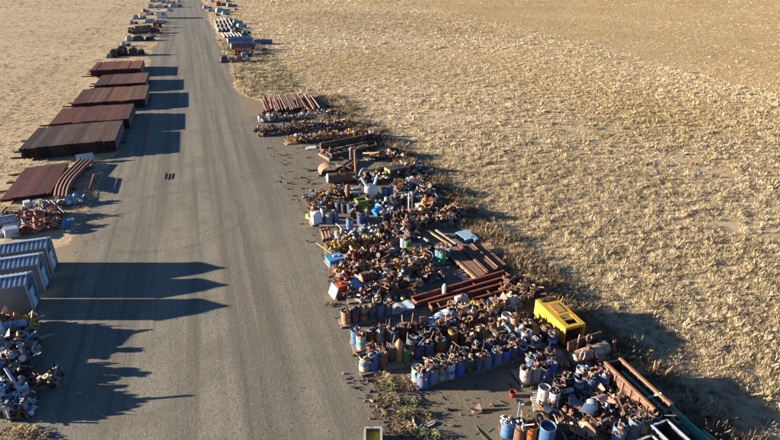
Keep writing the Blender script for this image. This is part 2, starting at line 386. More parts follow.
def frustum(xy, m=12):
    d = np.stack([xy[:, 0], xy[:, 1], np.full(len(xy), -CAM_H)], 1); cr, cf, cu = (np.array(k) for k in (_cr, _cf, _cu))
    z = d @ cf; x = d @ cr * CAM_F / z; y = d @ cu * CAM_F / z
    mm = m * CAM_F / np.maximum(z, 1)
    return (z > 5) & (np.abs(x) < 390 + mm) & (y < 220 + mm) & (y > -220 - mm)
def field_cols(n, xy, beyond):
    k = np.clip(hash_noise(xy[:, 0], xy[:, 1], .09) * .5 + .5 + NR.normal(0, .28, n), 0, 1)[:, None]
    c = np.array((.47, .36, .20)) * (1 - k) + np.array((.64, .54, .385)) * k
    odd = NR.random(n); c[odd < .10] *= np.array((.55, .52, .5)); c[odd > .93] *= np.array((.8, .88, .75))
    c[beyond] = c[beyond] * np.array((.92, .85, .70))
    return c * NR.uniform(.75, 1.12, (n, 1))
def scatter(x0, x1, y0, y1, dens): 
    n = int((x1 - x0) * (y1 - y0) * dens); return np.stack([NR.uniform(x0, x1, n), NR.uniform(y0, y1, n)], 1)
def keep_field(xy):
    ks = np.ones(len(xy), bool)
    ed = np.array([road_edges(y) for y in xy[:, 1]]); ks &= (xy[:, 0] < ed[:, 0] - .1) | (xy[:, 0] > ed[:, 1] + .1)
    ks &= ~((xy[:, 0] < -8) & (xy[:, 1] < 48))
    for a, b, c, d in NOGO: ks &= ~((xy[:, 0] > a) & (xy[:, 0] < b) & (xy[:, 1] > c) & (xy[:, 1] < d))
    return ks & frustum(xy)
def depth(xy): return np.hypot(xy[:, 0], xy[:, 1])
def grass_zone(name, label, dens, d0, d1, box, r, h, blades, w):
    xy = scatter(*box, dens); dd = depth(xy); xy = xy[(dd >= d0) & (dd < d1)]; xy = xy[keep_field(xy)]
    n0 = .8 * hash_noise(xy[:, 0], xy[:, 1], .37) + .6 * hash_noise(xy[:, 0] + 50, xy[:, 1], 1.3) + .5 * hash_noise(xy[:, 0], xy[:, 1] + 20, .11)
    xy = xy[n0 + NR.normal(0, .35, len(xy)) > -.75]
    n = len(xy); bey = (xy[:, 0] > fence_x(xy[:, 1])) & (xy[:, 0] > 0)
    s = np.clip(np.exp(NR.normal(-.1, .42 if name != 'edge_grass' else .6, n)), .35, 2.4)
    strip = np.clip((xy[:, 0] - 18.5) / 7, .8, 1); strip = np.where((xy[:, 1] < 95) & (xy[:, 0] > 0), strip, .85)
    s = s * strip; s[bey] *= .6
    left = xy[:, 0] < 0; s[left] *= .6
    cl_ = field_cols(n, xy, bey)
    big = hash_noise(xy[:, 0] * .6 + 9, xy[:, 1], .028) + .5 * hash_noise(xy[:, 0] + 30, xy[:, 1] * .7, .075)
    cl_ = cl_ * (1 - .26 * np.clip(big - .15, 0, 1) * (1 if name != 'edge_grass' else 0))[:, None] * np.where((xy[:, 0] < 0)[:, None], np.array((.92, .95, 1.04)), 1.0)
    tr = (np.abs(xy[:, 0] + 27 + .03 * (xy[:, 1] - 60)) < .7) | (np.abs(xy[:, 0] + 30.2 + .03 * (xy[:, 1] - 60)) < .7)
    cl_[tr] *= np.array((.66, .62, .6))
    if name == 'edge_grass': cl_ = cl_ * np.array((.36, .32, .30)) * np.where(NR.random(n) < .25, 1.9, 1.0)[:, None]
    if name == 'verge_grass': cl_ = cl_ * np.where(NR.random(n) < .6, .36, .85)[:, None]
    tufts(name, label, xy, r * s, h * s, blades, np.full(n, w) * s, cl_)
    return n
NG = []
NG.append(grass_zone('near_grass', 'pale dry bunchgrass tufts along the yard edge', 15.0, 0, 62, (-30, 62, 5, 62), .21, .22, 26, .03))
NG.append(grass_zone('field_grass', 'dry straw-coloured bunchgrass covering the middle of the field', 5.5, 62, 140, (-80, 130, 25, 140), .29, .22, 12, .075))
NG.append(grass_zone('distant_grass', 'fine dry grass over the far part of the field', 1.1, 140, 330, (-160, 300, 60, 330), .6, .28, 8, .24))
NG.append(grass_zone('horizon_grass', 'pale dry grass at the far limit of the field', .2, 330, 640, (-300, 460, 180, 640), 1.3, .42, 8, .6))
NG.append(grass_zone('verge_grass', 'brown weedy tufts on the dirt verge between the road and the field', 2.2, 60, 175, (5.7, 17, 68, 175), .45, .5, 18, .07))
NG.append(grass_zone('edge_grass', 'dark brown weedy growth along the scrap yard edge of the field', 5.0, 0, 92, (17.5, 21.8, 8, 92), .42, .5, 26, .045))
print('tufts', NG)

# ================================================================ PROTOTYPE SHAPES OF SCRAP
def p_elbow():
    m = MB(); pts = [(.2 * math.cos(t) - .2, .2 * math.sin(t) - .08, 0) for t in [i * PI / 2 / 5 for i in range(6)]]
    m.sweep(pts, .07, 8); m.cyl((0, -.13, 0), (0, -.08, 0), .115, 10); m.cyl((-.25, .12, 0), (-.2, .12, 0), .115, 10); return m
def p_tee():
    m = MB(); m.cyl((-.2, 0, 0), (.2, 0, 0), .07, 10); m.cyl((0, 0, 0), (0, .2, 0), .065, 10)
    for a in (-1, 1): m.cyl((a * .2, 0, 0), (a * .245, 0, 0), .115, 10)
    m.cyl((0, .2, 0), (0, .245, 0), .11, 10); return m
def p_valve():
    m = MB(); m.lathe([(.06, -.2), (.075, -.1), (.125, 0), (.075, .1), (.06, .2)], 10, Euler((0, PI / 2, 0)).to_matrix())
    for a in (-1, 1): m.cyl((a * .18, 0, 0), (a * .23, 0, 0), .125, 10)
    m.cyl((0, 0, .08), (0, 0, .22), .055, 8); m.cyl((0, 0, .2), (0, 0, .24), .09, 8); m.cyl((0, 0, .24), (0, 0, .36), .018, 6); return m
def p_wheel():
    m = MB(); m.torus((0, 0, .36), .12, .016, 12, 5)
    for a in (0, PI / 2): m.bar((-.12 * math.cos(a), -.12 * math.sin(a), .36), (.12 * math.cos(a), .12 * math.sin(a), .36), .02, .015)
    return m
def p_flange(): return MB().lathe([(.09, -.03), (.19, -.03), (.19, .02), (.12, .03), (.11, .08), (.09, .08)], 14, None, True)
def p_spool():
    m = MB(); m.tube((-.28, 0, 0), (.28, 0, 0), .085, .065, 10)
    for a in (-1, 1): m.tube((a * .235, 0, 0), (a * .285, 0, 0), .14, .066, 12)
    return m
def p_coupling(): return MB().tube((-.16, 0, 0), (.16, 0, 0), .105, .08, 10)
def p_offcut(): return MB().tube((-.45, 0, 0), (.45, 0, 0), .042, .03, 7)
def p_plate():
    m = MB(); m.box((0, 0, 0), (.42, .3, .03)); m.box((.2, 0, .1), (.03, .28, .2)); return m
def p_block():
    m = MB(); m.box((0, 0, 0), (.34, .24, .2)); m.cyl((0, 0, .1), (0, 0, .2), .08, 8); m.cyl((.17, 0, 0), (.27, 0, 0), .05, 8); m.box((-.19, 0, -.04), (.06, .3, .08)); return m
KINDS = {'pipe_elbow': p_elbow(), 'pipe_tee': p_tee(), 'gate_valve': p_valve(), 'pipe_flange': p_flange(), 'pipe_spool': p_spool(), 'pipe_coupling': p_coupling(), 'scrap_block': p_block()}
LOOSE = [p_elbow(), p_tee(), p_valve(), p_flange(), p_spool(), p_coupling(), p_offcut(), p_offcut(), p_plate(), p_block()]
LOOSE_A = [(np.array(m.v, np.float32), m.f) for m in LOOSE]
def p_rod(L, r): return MB().tube((-L / 2, 0, 0), (L / 2, 0, 0), r, r * .7, 7)
def p_wire():
    m = MB(); m.sweep([((.3 + .02 * i) * math.cos(i * .7), (.3 + .02 * i) * math.sin(i * .7), .012 * i) for i in range(22)], .012, 4); return m
def p_bent():
    return MB().sheet([[(.9 * i / 6 - .45, .5 * j / 3 - .25, .16 * math.sin(i * .9 + j * .7) + .05 * i) for i in range(7)] for j in range(4)], .012)
def p_angle():
    m = MB(); m.box((0, 0, .03), (1.6, .1, .012)); m.box((0, .05, .075), (1.6, .012, .1)); return m
LONG_A = [(np.array(m.v, np.float32), m.f) for m in (p_rod(1.5, .035), p_rod(2.2, .03), p_rod(1.1, .06), p_wire(), p_bent(), p_bent(), p_angle(), p_angle())]
KM = {}
for k, mb in KINDS.items(): KM[k] = mb.mesh(k); KM[k].materials.append(M_PAINT)
WHEEL = p_wheel().mesh('handwheel'); WHEEL.materials.append(M_PAINT)
WORDS = {'pipe_elbow': 'flanged pipe elbow', 'pipe_tee': 'flanged pipe tee', 'gate_valve': 'gate valve', 'pipe_flange': 'flange ring', 'pipe_spool': 'flanged spool', 'pipe_coupling': 'short coupling', 'scrap_block': 'pump casing'}
class Stuff:
    def __init__(s): s.v = []; s.f = []; s.c = []; s.n = 0
    def add(s, arr, loc, rot, sc, col):
        v, f = arr; q = (v * sc) @ np.array(rot.to_matrix()).T + np.array(loc); s.v.append(q); s.f += [tuple(i + s.n for i in k) for k in f]; s.n += len(v)
        s.c.append(np.tile(np.array((*col, 1), np.float32), (len(v), 1)))
    def build(s, name, label):
        me = bpy.data.meshes.new(name); me.from_pydata(np.concatenate(s.v).tolist(), [], s.f); me.update()
        a = me.color_attributes.new('tint', 'FLOAT_COLOR', 'POINT'); a.data.foreach_set('color', np.concatenate(s.c).reshape(-1))
        return tag(link(name, me, M_SCRAP), label, None, None, 'stuff')
SCRAP = Stuff()
def rot(tilt=1.0): return Euler((R.gauss(0, tilt), R.gauss(0, tilt), R.uniform(0, 2 * PI)))
FIT_N = {}
def fitting(kind, loc, rt, sc, col, place):
    o = link(kind, KM[kind], None, None, col); o.location = loc; o.rotation_euler = rt; o.scale = (sc, sc, sc)
    w = WORDS[kind]; tag(o, '%s %s %s' % (CN[col], w, place), kind.split('_')[1] if kind != 'scrap_block' else 'pump casing', kind.replace('_', ' ') + 's heaped on pallets')
    if kind == 'gate_valve': link('handwheel', WHEEL, None, o, R.choice([col, RD, RU[2], BL]))
    FIT_N[kind] = FIT_N.get(kind, 0) + 1
    return o

# ---- pallet
def pallet_parts(sx, sy, rough=False):
    d = MB(); n = max(5, int(sy / .16)); g = sy / n
    for i in range(n): d.box((R.uniform(-.01, .01), -sy / 2 + g * (i + .5), .125), (sx + R.uniform(-.03, .03), g * .72, .024))
    s = MB()
    for x in (-sx / 2 + .06, 0, sx / 2 - .06): s.box((x, 0, .0655), (.09, sy - .02, .09))
    for y in (-sy / 2 + .08, 0, sy / 2 - .08): s.box((0, y, .01), (sx - .02, .1, .016))
    return d, s
WOODC = [(.30, .25, .19), (.36, .31, .25), (.24, .19, .14), (.40, .37, .33)]
PALLETS = []
def pallet(x, y, rz, sx, sy, label, col=None, z=0):
    d, s = pallet_parts(sx, sy); r = bpy.data.objects.new('pallet', None); COL.objects.link(r); r.location = (x, y, z + .006); r.rotation_euler = (0, 0, rz); r.empty_display_size = .3
    tag(r, label, 'pallet', 'pallets carrying scrap'); c = col or R.choice(WOODC)
    link('deck', d.mesh('deck', smooth=False), M_WOOD, r, c); link('stringers', s.mesh('stringers', smooth=False), M_WOOD, r, tuple(v * .8 for v in c)); PALLETS.append((x, y)); return r
IND_LEFT = [470]
def heap(x, y, rz, sx, sy, h, pal, n_ind, n_stuff, place, z0=.14, sc=1.0):
    cols = PAL[pal]; cr, sr = math.cos(rz), math.sin(rz)
    base = [R.choice(cols) for _ in range(4)]
    h *= 1.3; n_stuff = int(n_stuff * 1.5)
    for i in range(n_ind + n_stuff):
        ind = i >= n_stuff and IND_LEFT[0] > 0
        u, v = R.uniform(-.5, .5), R.uniform(-.5, .5)
        if ind: u *= .9; v *= .9
        dome = h * max(.12, 1 - 2.6 * (u * u + v * v))
        zz = z0 + (.06 + dome * R.uniform(.0, .8) if not ind else dome * R.uniform(.6, 1.0) + .08)
        lx, ly = u * sx * 1.12, v * sy * 1.15; loc = (x + lx * cr - ly * sr, y + lx * sr + ly * cr, zz)
        c = R.choice(cols + base * 2); s = R.uniform(.75, 1.25) * sc
        if ind:
            IND_LEFT[0] -= 1; fitting(R.choice(list(KINDS)), loc, rot(.5), s, c, place)
        elif R.random() < .07: SCRAP.add(R.choice(LONG_A), loc, rot(.25), R.uniform(.8, 1.3), c)
        else: SCRAP.add(R.choice(LOOSE_A), loc, rot(.7), s * R.choice([.6, .8, 1, 1, 1.3]), c)
def row(x0y0, x1y1, n, pal, h, name, n_ind=6, n_stuff=16, depth_=1.4, back=.5, sc=1.0, mk_pallet=True, gap=.06):
    """n pallets of scrap along a line on the ground, counted from the road"""
    a = P(*x0y0); b = P(*x1y1); d = b - a; rz = math.atan2(d.y, d.x); L = d.length / n
    nrm = Vector((-math.sin(rz), math.cos(rz), 0))
    for i in range(n):
        c = a + d * ((i + .5) / n) + nrm * (depth_ * back)
        pl = pal if isinstance(pal, str) else R.choice(pal); j = R.uniform(-.06, .06)
        if mk_pallet: pallet(c.x, c.y, rz + j, min(L - gap, 1.5) if L < 1.8 else L - .25, depth_, 'grey timber pallet under scrap, %s from the road in %s' % (ORD[i], name))
        heap(c.x, c.y, rz + j, min(L, 1.6), depth_ * .95, h * R.uniform(.7, 1.25), pl, n_ind, n_stuff, 'heaped %s from the road in %s' % (ORD[i], name), sc=sc)

# ---- drums
def drum_meshes():
    r, h = .29, .88
    prof = [(0, .012), (r - .012, .012), (r, 0), (r, .03)]
    for zc in (.30, .585): prof += [(r, zc - .02), (r + .011, zc - .008), (r + .011, zc + .008), (r, zc + .02)]
    prof += [(r, h), (r - .016, h), (r - .016, .68), (0, .68)]
    b = MB().lathe(prof, 22); rim = MB().torus((0, 0, h), r - .006, .014, 22, 6)
    band = MB().lathe([(r + .003, .325), (r + .004, .56), (r - .008, .56), (r - .008, .325)], 22, None, True)
    lid = MB().lathe([(0, h - .02), (r - .015, h - .02), (r - .015, h - .004), (0, h - .004)], 22); lid.cyl((.17, 0, h - .006), (.17, 0, h + .014), .035, 10); lid.cyl((-.17, .03, h - .006), (-.17, .03, h + .012), .02, 8)
    return b.mesh('drum_body'), rim.mesh('drum_rim'), band.mesh('drum_band'), lid.mesh('drum_lid')
DM = drum_meshes()
for k in DM: k.materials.append(M_PAINT)
DRUMS = []
def drum(px, py, col, label, band=None, z=.14, fill='rust', lid=None, sc=1.0, tilt=0.0, at=None, tall=1.0):
    """px, py: where the drum's foot meets what it stands on"""
    p = at if at is not None else P(px, py - 3.4, z)
    r = bpy.data.objects.new('steel_drum', None); COL.objects.link(r); r.location = (p.x, p.y, z + .002); tall *= R.uniform(.93, 1.05); r.rotation_euler = (R.gauss(0, .025), R.gauss(0, .025), R.uniform(0, 6.28)); r.scale = (sc, sc, sc * tall); r.empty_display_size = .3
    tag(r, label, 'drum', 'steel drums of scrap')
    k_ = R.uniform(.75, 1.25); g_ = R.uniform(0, .06); a_ = sum(col) / 3; col = tuple((v * (1 - g_) + a_ * g_) * k_ for v in col); link('body', DM[0], None, r, col); link('rim', DM[1], None, r, tuple(min(.75, v * .7 + .12) for v in col))
    if band: link('paint_band', DM[2], None, r, band)
    if lid: link('lid', DM[3], None, r, lid)
    elif fill:
        for i in range(R.randint(8, 12)):
            a = R.uniform(0, 6.28); q = .2 * math.sqrt(R.random())
            SCRAP.add(R.choice(LOOSE_A) if R.random() > .12 else R.choice(LONG_A[:3]), (p.x + q * math.cos(a), p.y + q * math.sin(a), z + (.70 + R.uniform(0, .2)) * sc * tall), rot(.9), R.uniform(.4, .9) * sc, R.choice(PAL[fill]))
    DRUMS.append((p.x, p.y)); return r
# ================================================================ LONG STRUCTURES: sheds, fence
def shed(xr, yc, xl, label):
    w, he, hr = .82, 2.06, 2.36
    wl_ = MB()
    for s in (-1, 1): wl_.box(((xl + xr) / 2, yc + s * (w - .03), he / 2), (xr - xl - .2, .05, he))
    for x in (xl + .1, xr - .1):
        wl_._add([(x - .03, yc - w, 0), (x - .03, yc + w, 0), (x - .03, yc + w, he), (x - .03, yc, hr - .04), (x - .03, yc - w, he), (x + .03, yc - w, 0), (x + .03, yc + w, 0), (x + .03, yc + w, he), (x + .03, yc, hr - .04), (x + .03, yc - w, he)],
                 [(4, 3, 2, 1, 0), (5, 6, 7, 8, 9), (0, 1, 6, 5), (1, 2, 7, 6), (2, 3, 8, 7), (3, 4, 9, 8), (4, 0, 5, 9)])
    rbm = MB(); rf = MB(); sl = math.atan2(hr - he, w)
    for s in (-1, 1):
        m = Euler((-s * sl, 0, 0)).to_matrix(); L = (w + .04) / math.cos(sl)
        c = Vector(((xl + xr) / 2, yc + s * (w + .04) / 2, hr - (w + .04) / 2 * math.tan(sl) + .03)); rf.box(c, (xr - xl, L, .03), m)
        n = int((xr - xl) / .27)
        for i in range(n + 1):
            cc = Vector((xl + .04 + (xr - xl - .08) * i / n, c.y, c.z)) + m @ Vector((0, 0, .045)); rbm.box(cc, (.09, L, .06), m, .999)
    cap = MB(); cap.bar((xl - .02, yc, hr + .1), (xr + .02, yc, hr + .1), .26, .05)
    fr = MB(); x = xr - .03
    for s in (-1, 1):
        fr.box((x, yc + s * (w - .05), he / 2), (.1, .1, he)); fr.bar((x + .02, yc + s * (w + .1), he - .03), (x + .02, yc, hr + .04), .05, .1)
    fr.box((x, yc, he - .04), (.08, 2 * w - .2, .08))
    dr = MB(); dr.box((xr + .02, yc - w * .36, .86), (.05, .7, 1.3))
    hd = MB(); hd.box((xr + .06, yc - w * .36 + .25, .9), (.04, .04, .2))
    dk = MB(); dk.box((xr - .04, yc + w * .45, .95), (.05, .7, 1.75))
    r = assembly('metal_shed', label, 'shed', [('wall', wl_, M_CLEAN, (.10, .125, .15)), ('roof', rf, M_GALV, (.33, .42, .52), [('rib', rbm, M_GALV, (.62, .67, .71)), ('ridge_cap', cap, M_GALV, (.6, .65, .7))]), ('end_frame', fr, M_CLEAN, (.3, .34, .38)),  # roof ribs paler than the roof sheet: their sunlit highlights painted into the colour
             ('door', dr, M_CLEAN, (.36, .58, .72), [('handle', hd, M_PAINT, BK)]), ('door_leaf', dk, M_CLEAN, (.10, .12, .14))], 'low gabled metal sheds')
    return r
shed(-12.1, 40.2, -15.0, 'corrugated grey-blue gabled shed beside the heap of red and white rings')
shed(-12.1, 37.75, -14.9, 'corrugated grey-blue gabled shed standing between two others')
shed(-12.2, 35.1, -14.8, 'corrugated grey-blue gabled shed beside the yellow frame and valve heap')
fp = MB(); fw_ = MB(); pp = None; posts = []
fy = [32 + 8.5 * i for i in range(38)]
r_f = bpy.data.objects.new('wire_fence', None); COL.objects.link(r_f); tag(r_f, 'thin post and wire fence crossing the dry field', 'fence')
pm = MB().cyl((0, 0, 0), (0, 0, 1.25), .05, 6).mesh('post')
for y in fy:
    x = float(fence_x(y)); o = link('post', pm, M_WOOD, r_f, (.28, .23, .17)); o.location = (x, y, 0); o.rotation_euler = (R.gauss(0, .03), R.gauss(0, .03), 0)
    if pp is not None:
        for z in (.5, .85, 1.15): fw_.cyl((pp[0], pp[1], z), (x, y, z), .006, 3)
    pp = (x, y)
link('wire', fw_.mesh('wire'), M_PAINT, r_f, (.2, .19, .18))

# ================================================================ PIPE STACKS
def pipe_mesh(L, ro, ri, seg=9):
    return MB().tube((0, -L / 2, 0), (0, L / 2, 0), ro, ri, seg).mesh('steel_pipe')
LOWER = Stuff.__new__(Stuff); LOWER.__init__()
def stack(x0, x1, y0, y1, layers, dia, z0, colf, where, bearers=4, ov=2.2, jit=.12):
    n = int((x1 - x0) / dia); g = (x1 - x0) / n; L = y1 - y0; me = pipe_mesh(L, dia * .485, dia * .40); me.materials.append(M_PIPE)
    arr = None; mb = MB().tube((0, -L / 2, 0), (0, L / 2, 0), dia * .485, dia * .40, 7); arr = (np.array(mb.v, np.float32), mb.f)
    gaps = set()
    for _ in range(2 if n > 30 else 1):
        g0 = R.randint(3, n - 6); gaps |= {g0}
    lay = dia + .02; slip = [0.0] * n; q_ = 0
    while q_ < n:
        w2_ = R.randint(3, 10); d_ = R.gauss(0, .16)
        for i in range(q_, min(n, q_ + w2_)): slip[i] = d_
        q_ += w2_
    for k in range(layers):
        for i in range(n):
            t = (i + .5) / n; c = colf(t); sh_ = R.uniform(.72, 1.2); c = tuple(v * 1.45 * sh_ * w_ for v, w_ in zip(c, (1.12, .96, .87)))
            loc = (x0 + g * (i + .5), (y0 + y1) / 2 + R.gauss(0, jit) + (slip[i] if k > layers - 3 else 0), z0 + dia / 2 + k * lay)
            if k == layers - 1 and i in gaps and dia > .23: continue
            if k == layers - 1:
                o = link('steel_pipe', me, None, None, c); o.location = loc; o.rotation_euler = (0, 0, R.gauss(0, .0015))
                tag(o, 'rusty pipe in the top layer of ' + where, 'pipe', 'pipes in ' + where)
            else: LOWER.add(arr, loc, Euler((0, 0, 0)), 1.0, c)
    for b in range(bearers):
        y = y0 + L * (b + .5) / bearers + R.uniform(-.3, .3)
        solid('timber_bearer', 'dark timber bearer jutting out under ' + where, 'bearer', MB().box((((x0 - ov * R.uniform(.5, 1.15)) + x1 + .15) / 2, y, z0 / 2), (x1 - x0 + .15 + ov * R.uniform(.5, 1.1), .2, z0 - .012)), M_WOOD, (.09, .065, .045), 'bearers under ' + where)
def bands(*st):
    def f(t):
        for a, c in st:
            if t <= a: return c
        return st[-1][1]
    return f
DKB, RDB, GRB, ORB, TNB = (.062, .046, .04), (.125, .06, .042), (.118, .088, .074), (.19, .09, .045), (.155, .098, .07)
stack(-20.6, -10.8, 68.2, 77.6, 6, .205, .17, bands((.1, DKB), (.17, GRB), (.3, DKB), (.36, (.13, .11, .09)), (.52, GRB), (.6, DKB), (.78, GRB), (.84, RDB), (1, (.10, .075, .06))), 'the dark grey stack')
stack(-19.7, -10.2, 78.5, 87.6, 6, .205, .17, bands((.3, RDB), (.34, (.15, .07, .05)), (.62, (.105, .052, .04)), (.9, RDB), (1, (.07, .04, .033))), 'the red-brown stack touching the dark one')
stack(-19.2, -9.0, 91, 102.2, 5, .22, .17, bands((.2, (.10, .05, .042)), (.42, TNB), (.48, DKB), (.63, ORB), (.78, (.165, .10, .06)), (1, (.125, .075, .055))), 'the orange and tan streaked stack')
stack(-18.0, -9.8, 105.2, 115.2, 5, .22, .17, bands((.22, (.09, .05, .045)), (.27, (.03, .025, .025)), (1, (.125, .07, .062))), 'the dull purple-brown stack')
stack(-20.8, -11.6, 120.6, 131.5, 5, .24, .17, bands((.5, (.15, .065, .045)), (1, (.18, .085, .05))), 'the red-brown end stack')
stack(-19.3, -15.25, 55.1, 64.4, 2, .15, .15, bands((.28, (.10, .05, .042)), (.31, (.05, .03, .03)), (.62, (.115, .055, .045)), (.65, (.06, .035, .03)), (1, (.10, .05, .042))), 'the low brown stack behind the bent pipes', 4, 1.6, .05)
me = bpy.data.meshes.new('stacked_pipes'); me.from_pydata(np.concatenate(LOWER.v).tolist(), [], LOWER.f); me.update()
at_ = me.color_attributes.new('tint', 'FLOAT_COLOR', 'POINT'); at_.data.foreach_set('color', np.concatenate(LOWER.c).reshape(-1))
tag(link('stacked_pipes', me, M_SCRAP), 'lower layers of rusty pipe under the top layers of the stacks', None, None, 'stuff')
# four bent pipes
for i in range(4):
    pts = [(92, 161), (84, 166.5), (76, 172.5), (70, 177), (65, 182), (61.5, 187), (59.5, 192), (58.5, 197.5)]
    q = [P(x - 3.0 - 8.5 * (x - 58.5) / 33.5 + 3.7 * i, y - 1 + .3 * i, .42) for x, y in pts]
    solid('bent_pipe', '%s of four rusty bent pipes beside the low stack' % ('outermost one' if i == 0 else 'innermost one' if i == 3 else ORD[i] + ' from the stack'), 'bent pipe', MB().sweep(q, .17, 8), M_RUST, [(.24, .11, .07), (.28, .14, .09), (.22, .10, .065), (.26, .12, .075)][i], 'bent pipes')
for (a, b) in (((60, 191), (76, 189)), ((76, 172), (92, 168))):
    A, B = P(*a, .12), P(*b, .12); solid('timber_bearer', 'dark timber bearer under the %s end of the bent pipes' % ('curved' if a[0] == 60 else 'straight'), 'bearer', MB().bar(A, B, .2, .22), M_WOOD, (.09, .065, .045), 'bearers under bent pipes')
c = P(86, 162, 0)
tk = MB().box((c.x, c.y, .5), (1.7, .1, .95), Euler((-.5, 0, .2)).to_matrix()); tk2 = MB()
for s in (-.8, .8): tk2.box((c.x + s * .98, c.y + .22 + s * .2, .46), (.09, .09, .92))
assembly('sign_board', 'pale blank board leaning on short posts beside the dark pipe stack', 'board', [('panel', tk, M_CLEAN, (.62, .6, .55)), ('post', tk2, M_WOOD, (.2, .15, .1))])
for i in range(9):
    a = P(90 + R.uniform(-2, 2), 189, .1 + .05 * i); b = P(94.5 + R.uniform(-2, 2), 174, .12 + .05 * i)
    solid('steel_rod', 'thin rusty rod in the loose bundle beside the bent pipes', 'rod', MB().cyl(a, b, .05, 6), M_RUST, R.choice(RU), 'loose rod bundle')

# ================================================================ generic yard pieces
def rotz(a): return Euler((0, 0, a)).to_matrix()
def box_open(name, label, cat, c, size, rz, col, rim, th=.04, fill=None, ins=None):
    sx, sy, h = size; m = rotz(rz); c = Vector(c); b = MB(); b.box(c + Vector((0, 0, th / 2)), (sx, sy, th), m)
    for s in (-1, 1):
        b.box(c + m @ Vector((0, s * (sy - th) / 2, 0)) + Vector((0, 0, h / 2 + th / 2)), (sx, th, h - th), m); b.box(c + m @ Vector((s * (sx - th) / 2, 0, 0)) + Vector((0, 0, h / 2 + th / 2)), (th, sy - 2 * th, h - th), m)
    r = MB(); z = Vector((0, 0, h + .021))
    for s in (-1, 1):
        r.box(c + m @ Vector((0, s * (sy - th) / 2, 0)) + z, (sx + .05, th + .05, .04), m); r.box(c + m @ Vector((s * (sx - th) / 2, 0, 0)) + z, (th + .05, sy - th - .05, .04), m)
    parts = [('body', b, M_PAINT, col), ('rim', r, M_PAINT, rim)]
    if ins is not None: parts.append(('lining', MB().box(c + Vector((0, 0, h * .6)), (sx - 2.2 * th, sy - 2.2 * th, .04), m), M_PLAST, ins))
    o = assembly(name, label, cat, parts)
    if fill:
        for i in range(26): SCRAP.add(R.choice(LOOSE_A), tuple(c + m @ Vector((R.uniform(-.38, .38) * sx, R.uniform(-.38, .38) * sy, 0)) + Vector((0, 0, h * R.uniform(.5, .95)))), rot(.7), R.uniform(.5, .9), R.choice(PAL[fill]))
    return o
def tank(name, label, a, b, r, col, endcol, bandcol=None, saddles=True, nb=2):
    a, b = Vector(a), Vector(b); d = (b - a).normalized(); t = Vector((0, 0, 1)); x = d.cross(t).normalized(); m = Matrix((x, x.cross(d), d)).transposed().to_4x4(); m.translation = a; L = (b - a).length
    body = MB().lathe([(r, 0), (r, L)], 24, m, False)
    parts = [('shell', body, M_RUST if sum(col) < .6 else M_PAINT, col)]
    for nm, z0, s in (('end_cap', 0, -1), ('end_cap', L, 1)):
        pr = [(r * math.cos(k * PI / 2 / 5) + .001, z0 + s * (.003 + r * .4 * math.sin(k * PI / 2 / 5))) for k in range(6)]
        parts.append((nm, MB().lathe(pr if s > 0 else pr[::-1], 24, m), M_PAINT, endcol))
    if bandcol:
        for k in range(nb):
            z = L * (k + 1) / (nb + 1); parts.append(('band', MB().lathe([(r + .002, z - .05), (r + .025, z - .05), (r + .025, z + .05), (r + .002, z + .05)], 24, m, True), M_PAINT, bandcol))
    nz = MB(); q = a + d * L * .45; nz.cyl(q + Vector((0, 0, r - .03)), q + Vector((0, 0, r + .16)), .09, 10); nz.cyl(q + Vector((0, 0, r + .16)), q + Vector((0, 0, r + .2)), .15, 10); parts.append(('nozzle', nz, M_RUST, RU[0]))
    if saddles:
        for k in (.2, .8):
            q = a + d * L * k; h = q.z - r * .55
            if h > .05: parts.append(('saddle', MB().box((q.x, q.y, h / 2), (.2, r * 1.5, h), Matrix((d, -x, t)).transposed()), M_RUST, RU[2]))
    return assembly(name, label, 'tank', parts)
def beam(name, label, a, b, w, h, col, mat=None, cat='beam', group=None, flange=True):
    """an I-section between two points"""
    a, b = Vector(a), Vector(b); m = MB()
    if flange:
        z = Vector((0, 0, h / 2 - .02)); m.bar(a + z, b + z, w, .04); m.bar(a - z, b - z, w, .04); m.bar(a, b, .03, h - .08)
    else: m.bar(a, b, w, h)
    return solid(name, label, cat, m, mat or M_RUST, col, group)
def skid(label, c, rz, L, W, H, col, col2, kind=0, cat='machine', name='pump_skid'):
    """a machine on a steel skid: rails, housing, cylinder and pipework"""
    c = Vector(c); m = rotz(rz); f = lambda x, y, z: c + m @ Vector((x, y, z))
    fr = MB()
    for s in (-1, 1): fr.bar(f(-L / 2, s * W * .4, .1), f(L / 2, s * W * .4, .1), .12, .2)
    for x in (-.45, 0, .45): fr.bar(f(x * L, -W * .4 + .07, .12), f(x * L, W * .4 - .07, .12), .1, .12)
    hs = MB(); hs.box(f(-L * .2, 0, .21 + H * .35), (L * .45, W * .72, H * .7), m, .88); hs.box(f(-L * .2, 0, .22 + H * .78), (L * .25, W * .4, H * .16), m)
    cy = MB(); cy.cyl(f(L * .08, 0, .2 + H * .3), f(L * .44, 0, .2 + H * .3), H * .26, 14); cy.cyl(f(L * .3, 0, .2 + H * .4), f(L * .3, 0, .2 + H * .85), H * .09, 10)
    pi = MB(); pi.sweep([f(-L * .38, W * .3, .25), f(-L * .38, W * .3, H * .9 + .2), f(0, W * .3, H * .9 + .2), f(L * .2, W * .3, H * .5)], .06, 6)
    return assembly(name, label, cat, [('skid_frame', fr, M_RUST, RU[2]), ('housing', hs, M_PAINT, col), ('cylinder', cy, M_PAINT, col2), ('pipework', pi, M_RUST, RU[5])])

